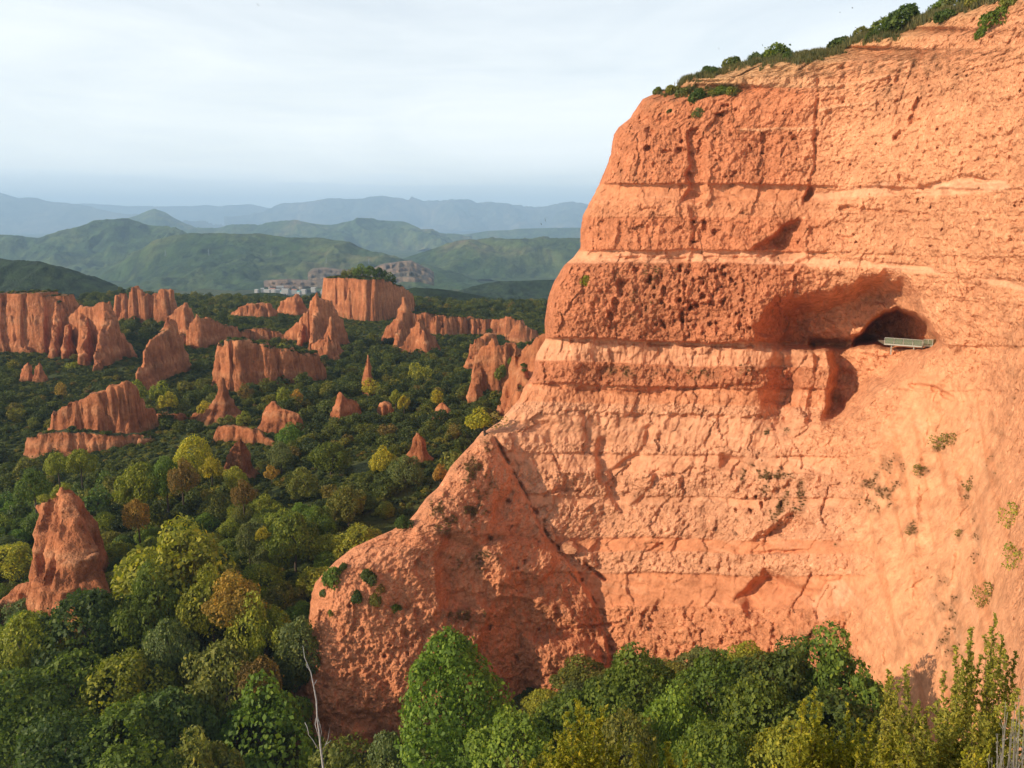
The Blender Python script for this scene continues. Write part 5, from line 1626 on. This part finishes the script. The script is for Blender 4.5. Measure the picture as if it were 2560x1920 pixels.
# ------------------------------------------------------------------ shrubs along the rim and on the face
SHRUBS = [  # column, row of the foot, width in pixels, colour, habit, label
    (1744, 180, 32, 'dark green', "dark round shrub at the left end of the rim's row of shrubs"), (1774, 164, 42, 'olive', "olive shrub second from the left on the rim"), (1783, 181, 30, 'dark green', "dark shrub just below the rim under an olive one"), (1817, 160, 38, 'dark green', "dark shrub third from the left on the rim line"),
    (1864, 144, 32, 'dark green', "dark shrub on the rim left of the tall bushy pair"), (1893, 139, 26, 'dark green', "small dark shrub leaning on its neighbour at the rim"), (1889, 150, 36, 'grey-green', "grey dome of heather just below the rim"), (1944, 142, 62, 'green', "wide green bush of the bushy pair on the rim"), (1963, 118, 46, 'dark green', "taller dark bush behind the wide green one on the rim"),
    (1968, 150, 36, 'dark green', "dark bush hanging below the bushy pair"), (2066, 112, 40, 'dark green', "dark bush right of the pale grass strip on the rim"), (2088, 118, 38, 'dark green', "dark bush touching the cliff edge right of the grass strip"), (2123, 84, 36, 'olive', "olive dome of heather alone on the rim"), (2178, 74, 62, 'green', "broad green shrub left of the biggest rim bush"),
    (2217, 82, 46, 'dark green', "dark shrub below the rim, upper of a slanting pair"), (2186, 92, 32, 'dark green', "dark shrub below the rim, lower of a slanting pair"), (2277, 62, 86, 'dark green', "biggest bush on the rim, a dark green dome"), (2339, 26, 48, 'green', "green shrub just right of the biggest rim bush"), (2371, 46, 42, 'dark green', "dark shrub a little below the rim near the top of the photo"),
    (2391, 14, 62, 'grey-green', "grey-green shrub where the rim leaves the top of the photo"), (2450, 6, 50, 'olive', "olive shrub at the top edge of the photo, on the rim"), (2506, 50, 60, 'green', "green shrub on the steep slope in the top right corner"), (2464, 88, 40, 'green', "small green shrub below another in the top right corner"), (2530, 8, 44, 'olive', "olive shrub at the very top right of the cliff"),
    (1648, 230, 28, 'green', "green tuft on the outermost corner of the cliff's nose"), (1680, 230, 42, 'olive', "olive bush on the nose of the cliff, second from the edge"), (1712, 240, 42, 'grey-green', "grey bush in the gully on the nose of the cliff"), (1752, 246, 50, 'dark green', "dark green bush in the notch behind the nose"), (1782, 236, 28, 'olive', "thin olive shrub right of the dark one in the notch"),
    (1805, 232, 36, 'green', "bright green shrub right end of the notch"), (1676, 280, 18, 'dark green', "tiny dark shrub on the nose face"), (1748, 288, 38, 'grey-green', "grey-green shrub in the gully under the notch"), (1830, 234, 38, 'olive', "strawlike shrub right of the notch"), (1465, 712, 32, 'yellow-green', "pale green tuft growing from the rough band near the left outline"),
    (825, 1462, 60, 'green', "largest shrub on the shoulder of the spur, at its left edge"), (913, 1460, 46, 'dark green', "dark shrub on the spur's shoulder, upper right one"), (892, 1502, 34, 'dark green', "round dark shrub in the middle of the spur's shoulder"), (861, 1426, 24, 'dark green', "small dark shrub highest on the spur's shoulder"), (806, 1490, 24, 'grey-green', "small shrub at the left edge below the largest one on the spur"),
    (936, 1508, 32, 'olive', "brownish shrub right of the round dark one on the spur"), (951, 1480, 24, 'rusty', "dry brown shrub between two green ones on the spur"), (985, 1532, 32, 'green', "lowest shrub on the spur's shoulder, at the right"), (829, 1535, 24, 'olive', "thin patch of shrub below the largest one on the spur"), (1006, 1322, 44, 'dark green', "dark shrub in the saddle of the spur's outline"),
    (2378, 1108, 36, 'olive', "olive shrub on the bare chute below the cave"), (2352, 1120, 50, 'olive', "dry tuft left of the olive shrub on the chute"), (2303, 1185, 34, 'olive', "small dry tuft halfway down the chute"), (2275, 1335, 24, 'rusty', "dry brown shrub in the chute, narrow and upright"), (2396, 1340, 22, 'olive', "narrow olive shrub at the right of the chute"), (2425, 1225, 28, 'olive', "shrub in the chute's right hand gully"),
    (1256, 940, 0, 'green', "")]
for px, py, w, hue, lab in SHRUBS:
    if not lab:
        continue
    p = on_cliff(px, py)
    rad = w / 2.0 * p.length / F * 1.08
    dry = hue in ('rusty', 'olive') and px > 2260 and py > 1000
    plant("shrub", p + Vector((0, rad * .35, -.25 * rad)), rad, rad * (1.1 if py < 420 else 1.5), 'bush' if not dry else 'thin', hue, lab, "shrub", part="foliage", trunk=False)

for px, py, Y, w, hue, lab in ((880, 692, 634, 24, 'olive', "tree standing out on the left part of the mesa top"), (902, 693, 626, 34, 'green', "low green tree on the middle of the mesa top"), (925, 696, 620, 34, 'green', "green tree at the front corner of the mesa top"), (950, 702, 632, 36, 'dark green', "dark tree on the mesa top behind the front corner"),
                               (975, 716, 648, 36, 'dark green', "dark tree on the sloping right shoulder of the mesa"), (862, 695, 640, 22, 'olive', "small tree near the left end of the mesa top")):
    p = vpt(px, py, Y)
    plant("tree", p, w / 2 * Y / F, w * .9 * Y / F, 'small', hue, lab, "tree")
for px, py, Y, w, hue, lab in ((1256, 944, 322, 44, 'olive', "round olive shrub on the ramp right of the crag with bushes"), (1312, 950, 296, 40, 'olive', "olive shrub on the ramp against the great cliff's outline"), (1242, 1006, 276, 24, 'dark green', "small dark shrub low on the bare ramp"), (1280, 905, 318, 22, 'green', "small green shrub on the ledge of the crag with bushes"), (1318, 900, 312, 24, 'dark green', "dark shrub at the right end of the crag with bushes")):
    p = vpt(px, py, Y)
    plant("shrub", p - Vector((0, 0, 1)), w / 2 * Y / F, w * .8 * Y / F, 'bush', hue, lab, "shrub", part="foliage", trunk=False)
for px, py, w in ((110, 1252, 36), (140, 1240, 30), (165, 1220, 26)):
    p = vpt(px, py, 173.5)
    plant("shrub", p - Vector((0, 0, .3)), w / 2 * 173 / F, w * .6 * 173 / F, 'bush', 'yellow-green', {110: "leafy tuft on the left shoulder of the big lone pinnacle", 140: "leafy tuft between shoulder and tip of the big lone pinnacle", 165: "leafy tuft on the tip of the big lone pinnacle"}[px], "shrub", part="foliage", trunk=False)

# the tree with bare roots in the notch
rt = on_cliff(1212, 1086)
tr = empty("tree", rt)
tag(tr, "yellow-green tree with bare roots clinging to the notch of the spur ridge", "tree")
c = bpy.data.objects.new("crown", CROWNS['small'][1]); COL.objects.link(c); c.parent = tr
c.location = (-1.2, 0.4, 0.9); c.scale = (2.9, 2.6, 2.9); c.color = (.36, .33, .03, 1)
c = bpy.data.objects.new("crown", CROWNS['thin'][0]); COL.objects.link(c); c.parent = tr
c.location = (2.6, 0, 1.2); c.scale = (2.6, 2.4, 1.9); c.color = (.34, .27, .08, 1)
mb = MB()
mb.tube([(.2, 0, -1.2), (-.1, 0, 0), (-.2, 0, 1.2), (-.8, .2, 2.6)], [.32, .3, .22, .1], 8)
mb.tube([(-.1, 0, .9), (1.0, 0, 1.6), (2.4, 0, 2.6)], [.18, .12, .04], 6)
mb.tube([(-.2, 0, 1.2), (-1.4, .2, 2.2), (-2.6, .2, 2.9)], [.15, .1, .04], 6)
mb.build("trunk", M_BARK, tr, True)
for e in ((-.7, -.5, -1.6), (.5, -.7, -2.2), (1.9, -.2, -.2), (3.4, .1, .4), (-.2, -.8, -2.6), (1.0, -.5, -1.4)):
    mb = MB(); mb.tube([(0, 0, .25), (e[0] * .5, e[1] * .6, e[2] * .35 + .1), e], [.14, .1, .03], 5); mb.build("root", M_BARK, tr, True)

# ------------------------------------------------------------------ dry scrub clinging to the face, straw on the rim: masses
M_STRAW = leaf_material("dry_scrub_leaves", use_random=[(0.0, (0.24, 0.12, 0.06)), (0.4, (0.34, 0.19, 0.09)), (0.7, (0.28, 0.20, 0.08)), (0.9, (0.18, 0.15, 0.055)), (1.0, (0.42, 0.27, 0.14))])
M_GRASS = leaf_material("rim_straw_leaves", use_random=[(0.0, (0.20, 0.16, 0.07)), (0.5, (0.15, 0.14, 0.05)), (1.0, (0.09, 0.10, 0.035))])


def blade_tuft(seed, n, mat, spread, name):
    r = np.random.default_rng(seed)
    V, Fq = [], []
    for i in range(n):
        a, l = r.uniform(0, 6.28), r.uniform(.5, 1.0)
        b = np.array((r.normal() * .22, r.normal() * .22, -.1))
        tip = b + np.array((math.cos(a) * spread * r.random(), math.sin(a) * spread * r.random(), l))
        side = np.array((-math.sin(a), math.cos(a), 0)) * .05
        k = len(V)
        V += [b - side, b + side, (b + tip) / 2 + side * .8 + (0, 0, .06), tip, (b + tip) / 2 - side * .8 + (0, 0, .06)]
        Fq.append((k, k + 1, k + 2, k + 3, k + 4))
    o = mesh_obj(name, np.array(V), Fq, mat, smooth=False)
    me = o.data
    bpy.data.objects.remove(o)
    return bpy.data.objects.new(name, me)


tk = bpy.data.collections.new("dry_scrub_kinds")
for i in range(3):
    tk.objects.link(blade_tuft(400 + i, 60, M_STRAW, .9, "dry_tuft"))
gk = bpy.data.collections.new("straw_kinds")
for i in range(3):
    gk.objects.link(blade_tuft(410 + i, 46, M_GRASS, .5, "straw_tuft"))
rs = np.random.default_rng(5)
ii, jj = np.where((CSTAIN ** 1.5 > .18 + .8 * rs.random(CSTAIN.shape)) & (PY > 640))
pick = rs.choice(len(ii), min(1500, len(ii)), replace=False)
P = np.stack([CX[ii[pick], jj[pick] + 5], CYY[ii[pick], jj[pick] + 5] - .05, CZ[ii[pick], jj[pick] + 5]], -1)
scatter("dry_scrub", P, rs.uniform(.16, .42, len(P)) * np.where(PX[ii[pick], jj[pick]] > 2150, .7, 1), tk, 5, .8)
P, S = [], []
for k in range(1500):
    px = rs.uniform(1690, 2540) if k % 3 else rs.uniform(1990, 2060)
    row = float(np.interp(px, EDGE[3:14][::-1, 1], EDGE[3:14][::-1, 0]))
    p = on_cliff(px, row + abs(rs.normal()) * 9 + 1)
    P.append((p.x, p.y + rs.uniform(0, 2.5), p.z)); S.append(rs.uniform(.5, 1.5))
for k in range(160):
    px = rs.uniform(1640, 1850)
    p = on_cliff(px, 228 + rs.normal() * 6)
    P.append((p.x, p.y, p.z)); S.append(rs.uniform(.4, 1.0))
scatter("rim_straw", np.array(P), S, gk, 8, 1.0)

# ------------------------------------------------------------------ bare white branch, and the heather below the viewpoint
br = empty("dead_branch", vpt(808, 1960, 14))
tag(br, "bare bleached branch rising from the bottom edge in front of the spur foot", "branch")
bo = br.location
W = [(808, 1990), (808, 1920), (801, 1865), (798, 1831), (793, 1797), (791, 1752), (784, 1714), (777, 1680), (762, 1645), (757, 1614)]
pts_ = [vpt(x, y, 14) - bo for x, y in W]
low_ = Vector((pts_[0].x, pts_[0].y, float(ledge_z(bo.x, bo.y)) - bo.z - .2))
mb = MB(); mb.tube([low_] + pts_, [.04, .022, .02, .018, .016, .014, .013, .011, .009, .006, .003], 7); mb.build("stem", M_DEADWOOD, br, True)
for tw in ([(795, 1872), (782, 1850), (772, 1838), (765, 1826)], [(803, 1885), (814, 1862), (820, 1848), (824, 1820)], [(793, 1790), (799, 1808), (804, 1830), (800, 1850)], [(796, 1840), (788, 1812), (789, 1795)], [(772, 1836), (768, 1818), (762, 1806)], [(814, 1862), (822, 1856), (828, 1850)], [(784, 1714), (792, 1700)], [(777, 1680), (768, 1668), (766, 1660)]):
    mb = MB(); mb.tube([vpt(x, y, 14 + .05 * i) - bo for i, (x, y) in enumerate(tw)], [.008, .006, .004, .002][:len(tw)], 5); mb.build("twig", M_DEADWOOD, br, True)


def heath(label, tips, Y, foot_px, hue, seed, girth=.13, density=1.25, bare=False, cat="shrub", leaf=.021):
    """upright heather or broom: stems run from one root to given tips, side shoots set with needle leaves"""
    r = np.random.default_rng(seed)
    fx = float(at(foot_px, 1960, Y)[0])
    root = Vector((fx, Y, float(ledge_z(fx, Y)) - .05))
    t = empty("heather" if not bare else "dry_shrub", root)
    tag(t, label, cat)
    st = MB()
    LC, LN = [], []
    extra = []
    for (tx, ty) in tips:
        extra.append((tx, ty, 1.0))
        for k in range(int(5 * density)):
            extra.append((tx + r.normal() * 42, ty + abs(r.normal()) * 62 + 18, r.uniform(.6, .95)))
    for (tx, ty, q) in extra:
        tip = vpt(tx, ty, Y + r.uniform(-.5, .5)) - root
        L = tip.length
        mid = tip * .5 + Vector((0, 0, -.10 * L)) + Vector(r.normal(size=3) * .04 * L)
        P = []
        for i in range(13):
            u = i / 12
            P.append((mid * (2 * u * (1 - u)) + tip * (u * u)) + Vector(r.normal(size=3) * .008))
        st.tube(P, [.011 * (1 - i / 13) + .0018 for i in range(13)], 4)
        reach = min(.75, 1.1 / L) if not bare else .8
        nb = int((34 if not bare else 16) * q)
        for b in range(nb):
            u = 1 - reach * (b + r.random()) / nb
            base = mid * (2 * u * (1 - u)) + tip * (u * u)
            dirv = (tip * 2 * u + mid * 2 * (1 - 2 * u)).normalized()
            a = r.normal(size=3); a = Vector(a) - dirv * Vector(a).dot(dirv); a.normalize()
            ln = girth * (.35 + 1.1 * (1 - u) / reach) * r.uniform(.6, 1.3)
            e = base + (dirv * .85 + a * .75) * ln
            st.tube([base, e], [.0035, .0012], 3)
            if bare:
                e2 = e + (dirv * .4 + Vector(r.normal(size=3)) * .6) * ln * .7
                st.tube([e, e2], [.002, .0008], 3)
                continue
            nl = int(12 + 105 * ln)
            for _ in range(nl):
                v = r.random()
                LC.append(base.lerp(e, v) + Vector(r.normal(size=3)) * .010)
                LN.append(r.normal(size=3) + np.array((0, 0, .4)))
    st.build("stems", M_TWIG if bare else M_BARK, t)
    if LC:
        V, Fq = quads(np.array([tuple(v) for v in LC]), np.array(LN), leaf, seed, 2.4)
        f = mesh_obj("foliage", V, Fq, M_LEAF, t, smooth=False)
        h = HUE[hue]
        f.color = (h[0] * 2.1, h[1] * 2.0, h[2] * 1.7, 1)
    return t


HUE['heather'] = (.155, .150, .014)
HUE['broom'] = (.165, .160, .030)
heath("yellow-green heather with two tall pointed spires, bottom centre right of the pointed tree", [(1447, 1753), (1510, 1768), (1404, 1838), (1545, 1842), (1478, 1846), (1425, 1880), (1362, 1872)], 9.0, 1470, 'heather', 1)
heath("low yellow-green heather at the bottom edge between the spired one and the broom", [(1602, 1862), (1668, 1856), (1712, 1884), (1640, 1890)], 9.4, 1660, 'heather', 2, density=.9)
heath("low greyish heather at the bottom edge left of the two spires", [(1352, 1885), (1310, 1900), (1270, 1898)], 9.6, 1330, 'olive', 3, density=.8)
heath("yellow-green heather with one tall spire, under the end of the orange chute", [(2037, 1724), (2010, 1806), (2064, 1812), (1985, 1872), (2045, 1850)], 9.5, 2040, 'heather', 4)
heath("bushy yellow-green heather right of the single tall spire", [(2118, 1770), (2083, 1822), (2150, 1800), (2130, 1850), (2190, 1794)], 9.8, 2130, 'heather', 5)
heath("open grey-green broom with thin shoots against the orange slope", [(2222, 1676), (2262, 1668), (2236, 1740), (2300, 1756), (2275, 1800)], 12.0, 2260, 'broom', 6, .16, .9)
heath("tall grey-green broom at the lower right, its top highest of the shrubs", [(2428, 1570), (2488, 1535), (2508, 1592), (2452, 1640), (2410, 1655), (2540, 1630), (2470, 1690)], 13.5, 2470, 'broom', 7, .13, .7, leaf=.023)
heath("dense grey-green broom filling the lower right below the tallest one", [(2340, 1760), (2395, 1745), (2365, 1820), (2440, 1780), (2500, 1760), (2545, 1730), (2420, 1840), (2310, 1850)], 11.0, 2420, 'broom', 8, .19, 1.5, leaf=.025)
heath("yellowish heather in the bottom right corner among broom", [(2250, 1840), (2330, 1878), (2420, 1872), (2200, 1862), (2480, 1850)], 9.0, 2330, 'heather', 9, density=.9)
heath("leafless grey twiggy shrub in the bottom right corner", [(2562, 1716), (2540, 1770), (2515, 1812), (2490, 1850), (2550, 1830), (2570, 1790)], 8.0, 2570, 'broom', 10, .13, 1.3, True)
for tips, Y, hue, sd, lab in (([(2536, 1282), (2548, 1300), (2522, 1310)], 62, 'yellow-green', 21, "bright green sprig on the bare slope at the right edge, upper of three"), ([(2506, 1368), (2520, 1400), (2530, 1412)], 58, 'yellow-green', 22, "bright green sprig on the bare slope near the right edge, middle of three"), ([(2492, 1462), (2468, 1492), (2450, 1506)], 52, 'olive', 23, "straggling sprig above the tall broom, lowest of three")):
    p = on_cliff(tips[-1][0], tips[-1][1] + 14)
    k = p.length / F
    plant("shrub", p, 24 * k, 62 * k, 'thin', hue, lab, "shrub", part="foliage", trunk=False)

# ------------------------------------------------------------------ birds
def bird(px, py, Y, span_px, roll, yaw, label):
    s = span_px / F * Y
    t = empty("bird", vpt(px, py, Y))
    t.rotation_euler = (math.radians(12), math.radians(roll), math.radians(yaw))
    tag(t, label, "bird")
    mb = MB(); mb.tube([(0, .32 * s, .0), (0, .2 * s, .01 * s), (0, 0, 0), (0, -.18 * s, 0), (0, -.26 * s, 0)], [.01 * s, .045 * s, .065 * s, .04 * s, .012 * s], 8); mb.build("body", M_FEATHER, t, True)
    for sg in (-1, 1):
        mb = MB()
        a = [(0, .10, .02), (.25, .14, .07), (.5, .0, .05), (.46, -.06, .05), (.25, -.06, .06), (0, -.10, .02)]
        up = [Vector((sg * x * s, y * s, z * s)) for x, y, z in a]
        mb.face(up if sg > 0 else up[::-1])
        dn = [p - Vector((0, 0, .012 * s)) for p in up]
        mb.face(dn[::-1] if sg > 0 else dn)
        for i in range(6):
            mb.face([up[i], up[(i + 1) % 6], dn[(i + 1) % 6], dn[i]])
        mb.build("wing", M_FEATHER, t)
    mb = MB(); mb.face([(-.02 * s, -.2 * s, 0), (.02 * s, -.2 * s, 0), (.07 * s, -.38 * s, 0), (0, -.35 * s, 0), (-.07 * s, -.38 * s, 0)]); mb.box((0, -.24 * s, 0), (.04 * s, .1 * s, .01 * s)); mb.build("tail", M_FEATHER, t)


bird(1363, 550, 150, 11, 72, 20, "larger dark bird banking in front of the far mountains beside the cliff")
bird(1353, 560, 150, 7, 60, 50, "smaller dark bird just below a banking one, beside the cliff")
bird(645, 12, 220, 7, 30, 60, "tiny bird high in the pale sky left of centre")
bird(1797, 121, 170, 6, 70, 10, "tiny bird just above the left end of the rim's shrubs")
bird(1906, 113, 170, 5, 65, 40, "tiny bird above the bushy pair on the rim")
bird(2131, 20, 180, 7, 8, 80, "wider of two tiny birds high above the rim at upper right")
bird(2100, 31, 180, 5, 12, 60, "smaller of two tiny birds high above the rim at upper right")

# ------------------------------------------------------------------ far away: pylons on the green hill, the town in the valley
dg = bpy.context.evaluated_depsgraph_get()
HILLS = [o for o in COL.objects if o.name.startswith("green_hill") or o.name in ("far_plain",)]


def on_hill(px, py):
    d = vpt(px, py, 1.0).normalized()
    best = None
    for o in HILLS:
        ok, loc, n_, i_ = o.ray_cast(Vector((0, 0, 0)), d)
        if ok and (best is None or loc.length < best.length):
            best = loc.copy()
    return best or vpt(px, py, 3600)


for i, (px, py) in enumerate(((414, 641), (522, 639), (678, 641), (816, 658), (922, 661))):
    p = on_hill(px, py)
    h = 15.0 * p.length / F
    t = empty("pylon", p)
    tag(t, ["leftmost power pylon on the big green hill", "second power pylon from the left on the big green hill", "middle power pylon on the big green hill", "fourth power pylon from the left, above the quarry", "rightmost power pylon above the quarry"][i], "pylon", "power line across the green hill")
    mb = MB()
    for sx in (-1, 1):
        for sy in (-1, 1):
            mb.tube([(sx * .11 * h, sy * .11 * h, -2), (sx * .03 * h, sy * .03 * h, .7 * h), (0, 0, h)], [.28, .22, .15], 4)
    for k in range(6):
        z0, z1 = k * .12 * h, (k + 1) * .12 * h
        w0, w1 = .11 * h - .08 * z0 / .7, .11 * h - .08 * z1 / .7
        mb.tube([(-w0, -w0, z0), (w1, -w1, z1)], [.18, .18], 3); mb.tube([(w0, -w0, z0), (-w1, -w1, z1)], [.18, .18], 3)
    mb.build("tower", M_PYLON, t)
    for zz, ww in ((.68, .20), (.80, .16), (.91, .12)):
        mb = MB(); mb.tube([(-ww * h, 0, zz * h), (0, 0, (zz + .03) * h), (ww * h, 0, zz * h)], [.2, .35, .2], 4); mb.build("crossarm", M_PYLON, t)

rt_ = random.Random(4)
TOWN = [(642, 728, 'w'), (656, 726, 'w'), (668, 729, 'w'), (682, 726, 'r'), (694, 729, 'w'), (704, 732, 't'), (714, 727, 'w'), (724, 731, 'w'), (736, 728, 'r'), (748, 733, 't'), (760, 729, 'w'), (806, 733, 'w'), (818, 737, 't'), (828, 733, 't'), (812, 728, 'w'), (676, 722, 'w'), (700, 720, 'w'), (752, 722, 'w'), (784, 724, 'w')]
TOWN.sort()
NTH = ['leftmost', 'second', 'third', 'fourth', 'fifth', 'sixth', 'seventh', 'eighth', 'ninth', 'tenth', 'eleventh', 'twelfth', 'thirteenth']
for i, (px, py, kd) in enumerate(TOWN):
    p = vpt(px, py, 2450 - i % 3 * 40)
    w, d, h = rt_.uniform(8, 22), rt_.uniform(8, 12), rt_.uniform(3, 5)
    t = empty("building", p)
    t.rotation_euler = (0, 0, rt_.uniform(-.5, .5))
    n_ = [k for k, q in enumerate(TOWN) if q[2] == kd].index(i)
    tag(t, {'w': "%s small white building from the left in the far valley town", 'r': "%s white house with tiled roof from the left in the far town", 't': "%s shed with teal sheet roof from the left in the far town"}[kd] % NTH[n_], "building", "buildings of the far valley town")
    mb = MB(); mb.box((0, 0, h / 2 - 4), (w, d, h + 8)); mb.build("wall", M_WHITE, t)
    mb = MB()
    v = [(-w / 2 - .5, -d / 2 - .5, h), (w / 2 + .5, -d / 2 - .5, h), (w / 2 + .5, d / 2 + .5, h), (-w / 2 - .5, d / 2 + .5, h), (-w / 2 - .5, 0, h + 2.6), (w / 2 + .5, 0, h + 2.6)]
    for f in ((0, 1, 5, 4), (2, 3, 4, 5), (0, 4, 3), (1, 2, 5), (0, 3, 2, 1)):
        mb.face([v[k] for k in f])
    mb.build("roof", {'w': M_WHITE, 'r': M_ROOF, 't': M_TEAL}[kd], t)
